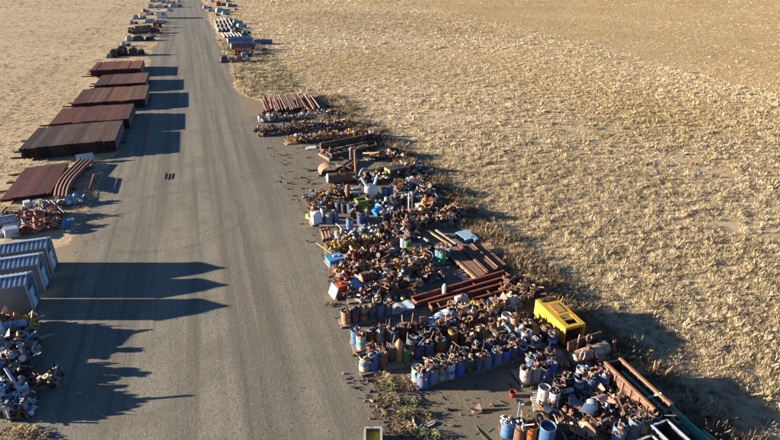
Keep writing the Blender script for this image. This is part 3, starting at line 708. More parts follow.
# ---- the yellow engine housing by the field
def housing():
    x0, x1, y0, y1, h = 17.5, 18.85, 20.55, 23.6, 1.32; zb = .26; W = x1 - x0
    s = MB(); s.box((x0 + .02, (y0 + y1) / 2, (zb + h) / 2), (.04, y1 - y0, h - zb)); s.box((x1 - .02, (y0 + y1) / 2, (zb + h) / 2), (.04, y1 - y0, h - zb)); s.box(((x0 + x1) / 2, y1 - .02, (zb + h) / 2), (W - .08, .04, h - zb))
    t = MB(); xa, xb = x0 + .36, x1 - .3; ya, yb = y0 + .22, y0 + 1.15
    t.box(((x0 + xa) / 2, (y0 + y1) / 2, h + .021), (xa - x0, y1 - y0 + .02, .04)); t.box(((x1 + xb) / 2, (y0 + y1) / 2, h + .021), (x1 - xb, y1 - y0 + .02, .04))
    t.box(((xa + xb) / 2, (y0 + ya) / 2, h + .021), (xb - xa, ya - y0, .04)); t.box(((xa + xb) / 2, (yb + y1) / 2, h + .021), (xb - xa, y1 - yb, .04)); t.box(((xa + xb) / 2, (ya + yb) / 2 + .02, h + .019), (xb - xa, .06, .035))
    ft = MB(); ft.box(((x0 + x1) / 2, y1 - .25, h + .07), (W * .7, .3, .06))
    rp = MB(); rp.box(((xa + xb) / 2 + .02, y0 + 1.85, h + .056), (.62, .9, .03))
    tr = MB(); tr.box(((xa + xb) / 2, (yb + ya) / 2 + .24, h - .05), (xb - xa - .02, .4, .05), Euler((.35, 0, 0)).to_matrix())
    en = MB(); en.box(((x0 + x1) / 2, y0 + .3, (zb + h) / 2), (W - .1, .05, h - zb - .05))
    cr = MB()
    for x in (x0 + .04, x1 - .04): cr.box((x, y0 - .012, (zb + h) / 2), (.08, .05, h - zb))
    cr.box(((x0 + x1) / 2, y0 - .012, h - .05), (W - .17, .05, .1))
    st = MB(); st.box((x0 - .022, (y0 + y1) / 2, h - .22), (.03, y1 - y0 - .4, .07)); st.box((x0 - .022, y0 + .95, (zb + h) / 2), (.03, .06, h - zb - .1)); st.box((x0 - .022, y0 + 2.0, (zb + h) / 2 - .1), (.03, .06, h - zb - .4))
    v = MB()
    for i in range(5): v.box((x0 - .016, y0 + 1.2 + .15 * i, .75), (.02, .07, .26))
    b = MB(); b.box(((x0 + x1) / 2, (y0 + y1) / 2, .15), (W + .12, y1 - y0 + .3, .26)); eng = MB(); eng.box(((x0 + x1) / 2, y0 + .9, .62), (.6, .9, .6)); eng.cyl(((x0 + x1) / 2, y0 + .7, .9), ((x0 + x1) / 2, y0 + .7, 1.24), .1, 10)
    Y = (.60, .345, .03)
    assembly('engine_housing', 'bright yellow engine housing with an open top hatch and dark end', 'machine housing', [('side_panel', s, M_WORN, Y, [('trim_strip', st, M_CLEAN, (.7, .46, .05)), ('louvre', v, M_CLEAN, (.3, .18, .02))]), ('roof_panel', t, M_WORN, Y, [('roof_patch', rp, M_PAINT, (.5, .27, .06)), ('roof_vent', ft, M_PAINT, BK)]),
        ('hatch_tray', tr, M_CLEAN, (.5, .38, .12)), ('end_panel', en, M_PAINT, BK), ('corner_frame', cr, M_CLEAN, Y), ('base_frame', b, M_RUST, RU[2]), ('engine', eng, M_PAINT, BK)])
housing()
# ---- tan tank, brown panel and the pale brackets
tank('horizontal_tank', 'tan cylindrical tank with rusty patches lying below the yellow housing', (17.0, 18.95, .5), (19.35, 19.25, .5), .4, (.48, .37, .24), (.45, .33, .2), (.07, .045, .035), True, 1)
pn = MB().box((18.3, 19.72, .62), (2.4, .09, 1.0), Euler((-.16, 0, .1)).to_matrix())
rb = MB()
for i in range(4): rb.box((17.35 + .63 * i, 19.65 + .063 * i, .62), (.06, .07, .96), Euler((-.16, 0, .1)).to_matrix())
assembly('ribbed_screen', 'dark brown ribbed steel panel standing behind the tan tank', 'panel', [('plate', pn, M_RUST, (.09, .045, .038)), ('rib', rb, M_RUST, (.12, .055, .04))])
q = Vector((17.25, 18.55, .0))
solid('steel_ring', 'pale oval steel loop standing against the tan tank', 'ring', MB().sweep([q + Vector((.16 * math.cos(t), .03, 1.0 + .34 * math.sin(t))) for t in [i * 2 * PI / 16 for i in range(16)]], .032, 6, True).cyl(q + Vector((0, .03, .02)), q + Vector((0, .03, .67)), .03, 6), M_PAINT, (.5, .38, .33))
q = Vector((17.55, 19.5, 0))
solid('bracket_frame', 'thin pale triangular bracket standing at the brown panel', 'bracket', MB().sweep([q, q + Vector((.18, .1, 1.55)), q + Vector((.75, .1, 1.15)), q + Vector((.8, 0, .0))], .03, 6), M_PAINT, (.46, .36, .3))
solid('steel_ring', 'pale ring hanging on top of the brown panel', 'ring', MB().torus((18.45, 19.62, 1.12), .2, .035, 16, 6, Euler((1.3, 0, .2)).to_matrix()), M_PAINT, (.42, .27, .2))
solid('pipe_stub', 'short rusty pipe stub standing past the end of the tan tank', 'pipe stub', MB().tube((19.72, 19.05, 0), (19.85, 19.15, .95), .1, .08, 12), M_RUST, (.36, .17, .10))
# ---- the long trough with green pipes
T = MB(); x0, x1, y0, y1 = 17.72, 18.72, 14.0, 17.45
T.box(((x0 + x1) / 2, (y0 + y1) / 2, .12), (x1 - x0, y1 - y0, .06)); T.box((x0 + .03, (y0 + y1) / 2, .72), (.06, y1 - y0, 1.14)); T.box((x1 - .03, (y0 + y1) / 2, .72), (.06, y1 - y0, 1.14)); T.box(((x0 + x1) / 2, y1 - .03, .72), (x1 - x0 - .12, .06, 1.14))
ri = MB()
for x in (x0 + .03, x1 - .03): ri.box((x, (y0 + y1) / 2, 1.325), (.14, y1 - y0 + .06, .07))
rg = MB()
for i in range(6): rg.box((x0 + .075, y0 + .35 + .55 * i, .75), (.03, .1, 1.0)); rg.box((x1 - .075, y0 + .35 + .55 * i, .75), (.03, .1, 1.0)); rg.box((x0 - .03, y0 + .35 + .55 * i, .75), (.06, .1, 1.0))
assembly('steel_trough', 'long rusty steel trough with tall plate sides beside the green pipes', 'trough', [('plate_wall', T, M_RUST, (.07, .042, .035)), ('rim', ri, M_RUST, (.40, .19, .095)), ('rib', rg, M_RUST, (.22, .10, .055))])
for a, b, r, lab in (((18.45, 16.9, .9), (18.5, 13.9, .9), .13, 'thin green pipe lying inside the long rusty trough'), ((19.28, 14.9, .42), (19.3, 12.0, .42), .24, 'thick green pipe lying outside the long rusty trough'), ((19.62, 12.75, .3), (19.75, 10.4, .3), .26, 'thick green pipe cut off by the picture corner'), ((19.0, 16.0, .3), (19.05, 12.9, .3), .13, 'thin dark green pipe between the trough and the thick green pipe')):
    solid('green_pipe', lab, 'green pipe', MB().tube(a, b, r, r * .8, 16), M_CLEAN, (.03, .20, .12), 'green pipes')
for y in (12.6, 14.3): solid('timber_bearer', 'timber block under the thick green pipe, %s the picture corner' % ('by' if y < 13 else 'away from'), 'bearer', MB().box((19.3, y, .08), (.7, .2, .14)), M_WOOD, (.15, .11, .08), 'blocks under green pipe')
c = P(668, 415, .75); solid('pipe_flange', 'big rusty flange ring facing up at the end of the green pipe', 'flange', MB().lathe([(.17, -.1), (.30, -.1), (.30, .06), (.17, .06)], 20, Matrix.Translation((18.95, 13.72, .62)) @ Euler((.5, .3, 0)).to_matrix().to_4x4(), True), M_RUST, (.38, .24, .15))
box_open('steel_bin', 'long open bin with a white rim beside the green pipes', 'bin', (17.75, 12.55, 0), (2.0, .95, .9), rad(-88), (.05, .07, .10), (.62, .66, .7))
box_open('steel_bin', 'white-rimmed open bin full of scrap at the picture edge', 'bin', (16.55, 12.35, 0), (1.6, 1.0, .75), rad(-86), (.10, .13, .18), (.55, .6, .66), fill='rust')

# ---- red channel trays
def tray(a, b, w, h, label):
    a, b = Vector(a), Vector(b); d = (b - a).normalized(); n = Vector((-d.y, d.x, 0)); fl = MB().bar(a + Vector((0, 0, .03)), b + Vector((0, 0, .03)), w, .03); sd = MB(); lp = MB()
    for s in (-1, 1):
        o = n * s * (w / 2 - .015) + Vector((0, 0, h / 2 + .02)); sd.bar(a + o, b + o, .03, h - .08); o = n * s * (w / 2 + .03) + Vector((0, 0, h)); lp.bar(a + o, b + o, .14, .05)
    ens = []
    for p, k in ((a, 1), (b, -1)): p2 = p + d * k * .02 + Vector((0, 0, h / 2 + .02)); en = MB(); ens.append(('end_plate', en, M_RUST, (.22, .07, .05))); en.bar(p2 - n * (w / 2 - .04), p2 + n * (w / 2 - .04), .03, h - .08)
    for k in (.3, .62): p2 = a + (b - a) * k + Vector((0, 0, h * .8)); en = MB(); ens.append(('cross_tie', en, M_RUST, (.22, .07, .05))); en.bar(p2 - n * (w / 2 - .04), p2 + n * (w / 2 - .04), .06, .06)
    assembly('channel_tray', label, 'steel tray', [('floor_plate', fl, M_RUST, (.10, .035, .028)), ('side_plate', sd, M_RUST, (.15, .045, .033)), ('lip', lp, M_RUST, (.27, .085, .055))] + ens, 'red channel trays')
tray((10.9, 27.25, .02), (18.3, 28.3, .02), .62, .45, 'long red-brown steel channel tray bordering the silver bars')
tray((11.7, 26.25, .02), (18.6, 27.0, .02), .68, .42, 'long red-brown steel channel tray facing the drum rows')
c = P(461, 298, .62); solid('white_canister', 'white canister lying across the red channel trays', 'canister', MB().lathe([(.02, -.42), (.17, -.40), (.19, -.36), (.19, .36), (.17, .4), (.06, .41), (.06, .48), (.02, .48)], 16, Matrix.Translation((c.x, c.y, .62)) @ Euler((0, PI / 2, .1)).to_matrix().to_4x4()), M_PLAST, (.72, .72, .7))
c = P(444, 293, .45); solid('white_bottle', 'tall white bottle standing on the red tray', 'bottle', MB().lathe([(0, 0), (.13, 0), (.13, .5), (.07, .58), (.07, .66), (0, .66)], 14, Matrix.Translation((c.x, c.y, .47))), M_PLAST, (.72, .72, .7))
c = P(451, 303, .45); solid('pipe_flange', 'tan flange ring lying on the red channel tray', 'flange', MB().lathe([(.1, 0), (.24, 0), (.24, .06), (.1, .06)], 16, Matrix.Translation((c.x, c.y, .46)), True), M_PAINT, (.42, .25, .14))
# ---- tube rack by the field
for i in range(22):
    x = 15.95 + .135 * i; k = i * .02; y1 = 33.2 - (.0 if i % 9 else .25) - max(0, (i - 12)) * .05 + R.uniform(-.06, .06); y0 = 28.55 + max(0, i - 2) * .045 + R.uniform(-.06, .06)
    z = .36 + (.12 if i in (7, 8, 15) else 0)
    solid('rack_tube', 'tan steel tube lying in the flat rack beside the blue slatted rack', 'tube', MB().tube((x - .06, y1, z), (x + .08, y0, z), .058, .045, 8), M_RUST, R.choice([(.25, .14, .09), (.21, .11, .07), (.29, .18, .12), (.17, .09, .06)]), 'tubes lying in the flat rack')
for y in (29.3, 30.9, 32.4): solid('timber_bearer', 'timber bearer under the flat tube rack, %s' % {29.3: 'at the end towards the red trays', 30.9: 'in its middle', 32.4: 'at the end towards the field'}[y], 'bearer', MB().box((17.35, y, .15), (3.3, .18, .28)), M_WOOD, (.14, .10, .07), 'bearers under the tube rack')
beam('edge_beam', 'orange-tan square beam edging the flat tube rack', (15.62, 32.2, .34), (15.98, 28.4, .34), .2, .2, (.42, .22, .11), flange=False)
for i in range(6):
    a = P(453 + i * 2.0, 273 + i * 1.6, .12); b = P(468 + i * 3, 267 + i * 3.0 - (i % 2), .14)
    solid('silver_bar', 'pale silver bar in the fan of bars beside the tube rack', 'bar', MB().bar(a, b, .12, .1), M_GALV, (.5, .5, .5), 'fan of silver bars')
def slat_rack(label, c, sx, sy, rz, col, z=.1, n=6, h=.2):
    m = rotz(rz); c = Vector(c); s = MB(); fs_ = []
    for i in range(n): s.box(c + m @ Vector((-sx / 2 + sx * (i + .5) / n, 0, z + h)), (sx / n * .62, sy, .04), m)
    for k in (-.42, .42): f = MB(); fs_.append(('runner', f, M_CLEAN, tuple(v * .7 for v in col))); f.box(c + m @ Vector((0, k * sy, (z + h) / 2 - .012)), (sx, .1, z + h - .03), m)
    assembly('slatted_rack', label, 'rack', [('slat', s, M_CLEAN, col)] + fs_)
p = P(466, 238); slat_rack('light blue slatted rack lying by the edge of the field', p, 1.15, 1.5, .15, (.25, .42, .58))
p = P(474, 241); slat_rack('small blue slatted rack leaning beside the bigger slatted one', p, .4, .7, .15, (.22, .36, .5), n=3)

# ---- the steel frames in the middle of the yard
A0, A1, B0, B1 = Vector((11.9, 60.4, .72)), Vector((19.2, 62.5, .72)), Vector((12.5, 57.5, .4)), Vector((18.6, 59.4, .4))
fr = MB(); fr.bar(A0, A1, .25, .85); fr2 = MB(); fr2.bar(B0, B1, .22, .5); cr = MB()
for k in (.02, .2, .4, .6, .8, .98): cr.bar(A0 + (A1 - A0) * k - Vector((0, .14, .35)), B0 + (B1 - B0) * k + Vector((0, .12, .05)), .16, .2)
md = MB(); md.bar((A0 + B0) / 2 + Vector((.4, 0, .0)), (A1 + B1) / 2 - Vector((.3, 0, 0)), .14, .22)
assembly('steel_chassis', 'dark steel chassis frame with a deep rail behind and cross members', 'chassis', [('rail', fr, M_RUST, (.045, .04, .04)), ('rail', fr2, M_RUST, (.05, .042, .04)), ('cross_member', cr, M_RUST, (.16, .10, .075)), ('rail', md, M_RUST, (.10, .06, .05))])
solid('steel_channel', 'grey steel channel lying beside the end of the dark chassis', 'channel', MB().bar((11.6, 59.6, .15), (12.3, 57.0, .15), .35, .28), M_RUST, (.17, .165, .16))
ap = MB().box((14.55, 56.1, .75), (.45, .3, 1.5)); a2 = MB().bar((14.5, 55.9, .3), (12.0, 53.2, .22), .16, .25); a3 = MB().bar((14.9, 55.7, .3), (12.9, 53.0, .22), .16, .25); a4 = MB().bar((12.0, 53.3, .2), (12.8, 53.1, .2), .14, .2); a5 = MB().cyl((14.55, 55.9, 1.45), (14.55, 56.3, 1.45), .22, 12)
assembly('hitch_frame', 'grey bracket with two dark arms running down to the ground', 'hitch frame', [('upright', ap, M_RUST, (.2, .195, .19)), ('arm', a2, M_RUST, (.08, .055, .045)), ('arm', a3, M_RUST, (.09, .06, .05)), ('tie_bar', a4, M_RUST, (.14, .09, .07)), ('pivot', a5, M_RUST, (.22, .2, .18))])
tb = MB().tube((13.85, 51.9, 0), (13.8, 51.9, 2.75), .13, .1, 14); solid('steel_post', 'tall rusty steel post standing behind the brown tank', 'post', tb, M_RUST, (.34, .15, .075))
rows_ = [[(10.1 + .55 * j / 4 + .25 * math.sin(t), 54.6 - 1.5 * j / 4, .05 + .75 * math.sin(t) + 0 * j) for t in [k * PI / 2 / 6 for k in range(7)]] for j in range(5)]
rows_ = [[(10.3 + .9 * (1 - math.cos(t)) , 54.4 - 1.6 * j / 4, .03 + .8 * math.sin(t)) for t in [k * PI / 2 / 7 for k in range(8)]] for j in range(5)]
solid('curved_plate', 'curved orange-rust plate standing by the end of the brown tank', 'plate', MB().sheet(rows_, .03), M_RUST, (.42, .19, .11))
beam('steel_beam', 'dark beam lying crossways behind the brown tank', (11.2, 53.2, .16), (14.0, 52.4, .16), .24, .3, (.09, .05, .04))
beam('steel_beam', 'short rusty beam propped on the dark hitch arms', (12.4, 54.6, .3), (13.6, 52.9, .3), .2, .26, (.2, .10, .06))
tank('horizontal_tank', 'brown rusty tank with a white end standing by the road', (10.5, 50.3, .56), (13.2, 49.9, .56), .5, (.19, .095, .055), (.58, .55, .48), (.16, .08, .05), True, 2)
ar = MB().sweep([(14.5 + .55 * math.cos(t), 51.0 + .1 * math.cos(t), .06 + .85 * math.sin(t)) for t in [k * PI / 12 for k in range(13)]], .1, 8); solid('pipe_arch', 'grey bent pipe arch beside the tall rusty post', 'arch', ar, M_PAINT, (.33, .34, .34))
beam('steel_beam', 'thick dark box beam lying past the tall rusty post', (14.3, 50.4, .4), (17.2, 51.3, .4), .5, .75, (.04, .035, .036), flange=False)
db = MB().box((17.75, 50.2, .5), (2.1, 1.1, .95), rotz(.2)); ed = MB().box((16.7, 49.95, .5), (.12, 1.14, .98), rotz(.2))
assembly('steel_crate', 'dark green steel crate with a yellow end strip', 'crate', [('body', db, M_PAINT, (.03, .05, .045)), ('end_strip', ed, M_PAINT, (.4, .3, .05))])
for a, b, l in (((285, 144), (294, 142.5), 'grey board'), ((306, 148), (316, 147), 'white board')):
    q, w = P(*a, .05), P(*b, .05); solid('flat_board', '%s lying flat on the gravel by the yellow-red heaps' % l, 'board', MB().bar(q, w, .95, .06), M_CLEAN, (.66, .64, .6) if 'white' in l else (.33, .32, .3))
for i, (a, b) in enumerate((((307, 171), (322, 169)), ((318, 176), (321, 175)), ((322, 147), (331, 153)), ((319, 151), (328, 156)))):
    solid('steel_offcut', ['thin dark flat bar on the gravel beside the curved rust plate', 'small dark lump on the gravel in front of the brown tank', 'rusty angle at the end of the dark chassis', 'dark angle on the gravel before the chassis'][i], 'offcut', MB().bar(P(*a, .06), P(*b, .06), .16, .1), M_RUST, RU[5])

# ================================================================ ROWS OF SCRAP ON PALLETS (counted from the road)
row((260, 123), (342, 116), 7, 'bluewhite', .7, 'the white-topped row', 4, 15, 2.0)
row((258, 137), (352, 128), 9, 'brown', .85, 'the brown fittings row', 4, 18, 2.6)
row((288, 145), (368, 136), 7, ['yellow', 'yellow', 'pink', 'brown'], .7, 'the yellow and red row', 4, 16, 2.0)
row((360, 186), (418, 176), 5, ['bluewhite', 'bluewhite', 'brown'], .6, 'the white disc row', 5, 14)
row((392, 246), (420, 240), 2, ['brown', 'mixed'], .4, 'the rusty bar row', 4, 14)
row((436, 208), (446, 206), 1, 'brown', .5, 'the orange pump heap', 4, 14)
row((440, 219), (456, 215), 1, 'rust', .5, 'the dark end heap', 4, 14)
row((370, 162), (392, 157), 2, 'brown', .4, 'the chassis heap', 3, 14)
row((326, 158), (346, 154), 2, 'brown', .3, 'the hitch heap', 3, 10)
row((404, 266), (430, 259), 2, ['yellow', 'brown'], .4, 'the pale slab heap', 4, 12)
row((428, 285), (450, 277), 1, 'brown', .35, 'the silver bar heap', 3, 10)
row((380, 178), (416, 171), 3, ['bluewhite', 'brown'], .5, 'the green crate end row', 4, 14)
row((398, 192), (430, 185), 3, ['brown', 'bluewhite'], .6, 'the dark middle row', 4, 16)
row((384, 220), (398, 217), 1, 'bluewhite', .4, 'the blue tub heap', 5, 12)
row((362, 204), (378, 201), 1, 'mixed', .5, 'the disc foot heap', 4, 12)
row((309, 204), (352, 196), 4, 'mixed', .6, 'the brown tank row', 6, 14)
row((312, 215), (346, 209), 3, 'mixed', .7, 'the drum-backed row', 5, 12)
row((384, 209), (432, 198), 4, 'bluewhite', .5, 'the twin post row', 5, 14)
row((338, 243), (392, 236), 4, ['white', 'mixed'], .45, 'the blue drums row', 5, 12)
row((392, 224), (442, 214), 4, ['brown', 'yellow'], .55, 'the pinkish gearbox row', 5, 14)
row((388, 236), (452, 226), 5, ['brown', 'mixed'], .6, 'the slatted rack row', 5, 14)
row((326, 256), (392, 246), 5, ['yellow'], .45, 'the yellow valve row', 6, 14)
row((346, 268), (398, 259), 4, ['brown', 'pink', 'yellow'], .5, 'the blue crate row', 5, 13)
row((338, 281), (384, 275), 4, ['pink', 'yellow', 'brown'], .45, 'the pink and yellow row', 6, 13)
row((384, 280), (430, 271), 4, ['yellow', 'mixed'], .5, 'the red tray row', 5, 13)
row((362, 293), (412, 285), 4, ['mixed', 'bluewhite'], .5, 'the banded drum row', 5, 13)
row((347, 305), (424, 296), 5, ['mixed', 'bluewhite', 'pink'], .6, 'the orange engine row', 6, 14)
row((412, 345), (500, 322), 6, ['brown', 'mixed', 'brown'], .4, 'the mid drum heaps', 6, 12)
row((452, 325), (522, 309), 5, ['white', 'mixed', 'pink'], .4, 'the pale lane row', 6, 12)
row((500, 342), (532, 331), 2, 'brown', .6, 'the yellow housing heaps', 4, 12)
row((430, 262), (452, 255), 1, 'brown', .3, 'the green drum heap', 3, 8)
# bottom heaps
for (px, py, sx, sy, h, pal, nm, k) in ((592, 432, 2.2, 1.3, .7, 'brown', 'the brown heap at the picture edge', 14), (618, 418, 2.2, 1.3, .8, 'rust', 'the rusty heap beside the bent sheets', 16), (645, 412, 1.6, 1.2, .85, 'mixed', 'the speckled heap beside the trough', 14), (568, 377, 1.0, .9, .5, 'brown', 'the dark heap below the yellow housing', 6), (572, 428, 1.0, 1.0, .4, 'rust', 'the small heap by the blue drum', 5), (556, 372, .9, .8, .5, 'mixed', 'the heap by the tan tank', 5)):
    c = P(px, py); pallet(c.x, c.y, .1, sx, sy, 'timber pallet under ' + nm); heap(c.x, c.y, .1, sx, sy, h, pal, k, 46 if sx > 1.5 else 16, 'lying in ' + nm, sc=.8)
for (px, py, nm) in ((372, 141, 'the tall heap at the chassis end'), (398, 158, 'the tall heap past the dark chassis'), (413, 172, 'the tall heap past the green crate'), (432, 192, 'the tall heap behind the orange pump'), (452, 217, 'the tall heap above the slatted rack'), (522, 293, 'the tall heap past the red trays'), (612, 382, 'the low heap behind the trough')):
    c = P(px, py); pallet(c.x, c.y, .15, 1.7, 1.5, 'timber pallet under ' + nm); heap(c.x, c.y, .15, 1.9, 2.0, .85 if 'low' not in nm else .4, 'brown', 3, 42, 'lying in ' + nm, sc=1.15)
for (px, py, nm) in ((584, 414, 'the heap under the bent sheets'), (561, 414, 'the heap by the slate hood'), (600, 401, 'the heap behind the silver shell'), (576, 437, 'the corner heap by the dark blue drum')):
    c = P(px, py); pallet(c.x, c.y, .1, 1.2, 1.1, 'timber pallet under ' + nm); heap(c.x, c.y, .1, 1.4, 1.3, .45, 'rust', 4, 34, 'lying in ' + nm, sc=.75)
# rows by the sheds
row((34, 211), (82, 204), 5, ['bluewhite', 'white'], .4, 'the bent pipe row', 3, 9, .9)
row((2, 221), (26, 216), 2, 'brown', .3, 'the low grass heap', 3, 12, 1.0, mk_pallet=False)
row((24, 225), (64, 218), 4, ['pink', 'pink', 'mixed'], .6, 'the ring row', 5, 13)
row((20, 236), (60, 229), 4, ['mixed', 'brown', 'pink'], .6, 'the shed heap row', 5, 13)
def pallet_stack(label, c, rz, n, sx, sy, col):
    r = None; c = Vector(c); pt = MB()
    for k in range(n):
        pass
def big_heap(px, py, sx, sy, h, pal, nm, n_ind, n_st, sc, rz=.12):
    c = P(px, py); pallet(c.x, c.y, rz, sx, sy, 'timber pallet under ' + nm); heap(c.x, c.y, rz, sx, sy, h, pal, n_ind, n_st, 'lying in ' + nm, sc=sc)
big_heap(10, 333, 2.4, 1.1, 1.0, 'yellow', 'the tall heap beside the third shed', 9, 60, 1.25)
big_heap(16, 352, 2.2, 1.1, 1.0, 'bluerust', 'the tall blue and white valve heap', 9, 50, 1.3)
big_heap(9, 374, 2.1, 1.0, 1.15, 'bluerust', 'the tall valve heap by the road', 9, 54, 1.2)
big_heap(9, 402, 2.0, 1.1, 1.15, 'bluerust', 'the tall mixed heap by the road', 9, 54, 1.2)
big_heap(22, 412, 1.0, 1.0, 0.7, 'bluerust', 'the pale valve heap next to the weeds', 7, 30, 1.1)
big_heap(46, 384, 1.3, 1.0, .35, 'brown', 'the low dark heap beside the tall valve heaps', 6, 18, 1.0)
# ---- single pieces around the heaps
yf = MB()
a, b, c_ = P(27, 322, 1.0), P(36, 312, 1.35), P(38, 333, .5)
solid('bent_tube_stand', 'tan-yellow bent tube frame leaning beside the third shed', 'frame', MB().sweep([P(24, 323, .2), P(24, 321, .9), P(33, 311, 1.35), P(30, 326, .9), P(36, 330, .5), P(38, 334, .05)], .06, 6), M_PAINT, (.42, .27, .09))
for i in range(6):
    c = P(2 + i * 4.3, 325 - i * .4, .95); solid('blue_roller', 'pale blue roller in the row beside the yellow frame', 'roller', MB().lathe([(.0, -.2), (.09, -.2), (.15, -.14), (.15, .14), (.09, .2), (0, .2)], 12, Matrix.Translation(c)), M_PAINT, (.36, .52, .66), 'rollers on the frame')
solid('roller_frame', 'dark steel frame carrying the row of pale blue rollers', 'frame', MB().bar(P(-2, 327, .68), P(27, 324, .68), .3, .1).box(P(1, 328, .33), (.1, .3, .64)).box(P(23, 326, .33), (.1, .3, .64)), M_RUST, RU[5])
c = P(3, 342, .0); cw = MB().box((c.x - .4, c.y + .2, .75), (1.3, 1.5, 1.1), Euler((.15, -.3, .25)).to_matrix()); solid('white_hood', 'white sheet metal hood tilted in the tall heaps by the sheds', 'hood', cw, M_CLEAN, (.62, .66, .7))
def hydrant(px, py, label, col, s=1.0, z=0):
    c = P(px, py, z); m = MB().lathe([(0, 0), (.2, 0), (.2, .06), (.12, .08), (.13, .5), (.2, .54), (.2, .6), (.14, .64), (.12, .9), (.05, 1.0), (0, 1.02)], 14, Matrix.Translation(c) @ Matrix.Scale(s, 4)); w2 = []
    for sx in (-1, 1): w = MB(); w2.append(('flanged_branch', w, M_PAINT, col)); w.cyl(c + Vector((sx * .1, 0, .42)) * s, c + Vector((sx * .3, 0, .42)) * s, .08 * s, 10); w.cyl(c + Vector((sx * .28, 0, .42)) * s, c + Vector((sx * .34, 0, .42)) * s, .15 * s, 12)
    wh = MB().torus(c + Vector((0, 0, 1.06)) * s, .2 * s, .025 * s, 14, 5)
    for a in (0, PI / 2): wh.bar(c + Vector((-.19 * math.cos(a), -.19 * math.sin(a), 1.06)) * s, c + Vector((.19 * math.cos(a), .19 * math.sin(a), 1.06)) * s, .03, .02)
    assembly('well_valve', label, 'valve', [('bonnet', m, M_PAINT, col), *w2, ('handwheel', wh, M_PAINT, tuple(v * .6 for v in col))], 'big upright valves')
for px, py, l, c, s in ((33, 345, 'light blue upright valve at the tip of the tall valve heap', (.22, .42, .62), 1.3), (25, 341, 'blue upright valve in the tall valve heap by the white hood', (.08, .24, .5), 1.2), (28, 358, 'pale blue upright valve between the two valve heaps', (.25, .38, .52), 1.2), (19, 366, 'grey-white upright valve beside the rusty fittings', (.3, .33, .37), 1.15), (33, 402, 'white upright valve beside the low dark heap', (.42, .46, .5), 1.1), (24, 398, 'pale grey upright valve in the tall mixed heap', (.34, .37, .42), 1.15), (8, 362, 'white upright valve at the edge of the picture', (.4, .44, .5), 1.15), (31, 414, 'blue-grey upright valve next to the weeds', (.34, .42, .52), 1.05)):
    hydrant(px - 3, py, l, c, s * .72)
for i, (px, py) in enumerate(((62, 226), (66, 225), (70, 224))): solid('blue_bar', 'blue bar leaning in the set of three at the ring row', 'bar', MB().bar(P(px, py + 3, .1), P(px + 3, py - 6, .6), .22, .1), M_CLEAN, (.10, .22, .42), 'three leaning blue bars')
for px, py, R_, c, l in ((29, 214, .3, RD, 'red ring on the white crate closest to the pale row'), (39, 213, .28, (.45, .1, .1), 'red ring beside the white crate in the ring row'), (39, 224, .34, RD, 'big red and white ring in the heap behind the first shed'), (38, 218, .3, OR, 'orange ring in the heap behind the first shed')):
    p = P(px, py, .75); assembly('coated_ring', l, 'ring', [('ring', MB().torus(p, R_, .09, 18, 8, Euler((.3, .2, 0)).to_matrix()), M_PAINT, c), ('liner', MB().lathe([(R_ - .02, -.14), (R_ + .14, -.14), (R_ + .14, -.07), (R_ - .02, -.07)], 18, Matrix.Translation(p) @ Euler((.3, .2, 0)).to_matrix().to_4x4(), True), M_PAINT, (.6, .55, .52))], 'coated rings')
for i, (px, py, w, d, h, c, l) in enumerate(((13, 236, 1.0, .8, .7, (.42, .46, .56), 'pale lilac-grey box tilted behind the first shed'), (28, 207, .55, .7, .5, (.5, .55, .62), 'small pale box at the grassy end of the pale row'), (38, 206, .9, .7, .45, (.22, .23, .25), 'grey box in the pale row'))):
    p = P(px, py); m = MB().box((p.x, p.y, h / 2 + .03), (w, d, h), Euler((.0, .12 if i == 0 else 0, .35)).to_matrix(), .94); lid = MB().box((p.x, p.y, h + .055), (w * .96, d * .96, .04), Euler((.0, .12 if i == 0 else 0, .35)).to_matrix()); assembly('metal_box', l, 'box', [('body', m, M_CLEAN, c), ('lid', lid, M_CLEAN, tuple(v * 1.15 for v in c))])
for px, py, l in ((5, 234, 'white slatted rack lying behind the first shed'), (15, 224, 'white slatted rack beside the red ring row')):
    slat_rack(l, P(px, py), 1.6, .9, .3, (.5, .54, .58), n=8)
p = P(3, 226); tank('pale_tank', 'pale blue-grey tank lying behind the sheds at the picture edge', (p.x - 1.2, p.y - .1, .45), (p.x + .9, p.y + .3, .45), .4, (.3, .4, .5), (.35, .42, .5), None, True)

# white disc with two arms
c = P(371, 199, 0); c.z = .85; f_ = Vector((-.15, -1, .25)).normalized(); x = f_.cross(Vector((0, 0, 1))).normalized()
dk = MB().lathe([(0, -.2), (.6, -.2), (.66, -.12), (.66, .12), (.55, .2), (.3, .26), (0, .28)], 24, Matrix.Translation(c) @ f_.to_track_quat('Z', 'Y').to_matrix().to_4x4())
am = [MB().cyl(c + Vector((s * .35, .1, .45)), c + Vector((s * .78, .4, 1.25)), .12, 12) for s in (-1, 1)]
lg = MB().box((c.x, c.y + .15, .2), (.7, .3, .38)); hb = MB().bar(c + Vector((-1.9, .2, .0)), c + Vector((-.5, .1, -.1)), .16, .16)
assembly('white_winch', 'round white disc housing with two white arms raised in a V', 'disc housing', [('disc', dk, M_CLEAN, (.68, .68, .66)), ('arm', am[0], M_CLEAN, (.66, .66, .64)), ('arm', am[1], M_CLEAN, (.66, .66, .64)), ('side_bar', hb, M_CLEAN, (.5, .52, .54)), ('foot', lg, M_RUST, RU[2])])
p = P(363, 211); box_open('green_crate', 'lime green open steel crate beside the blue drums', 'crate', (p.x, p.y + .4, .02), (1.05, .85, .95), .12, (.22, .33, .05), (.34, .45, .1), .05)
p = P(378, 216); m4 = Matrix.Translation((p.x, p.y + .3, .42)) @ Euler((0, 1.15, .5)).to_matrix().to_4x4()
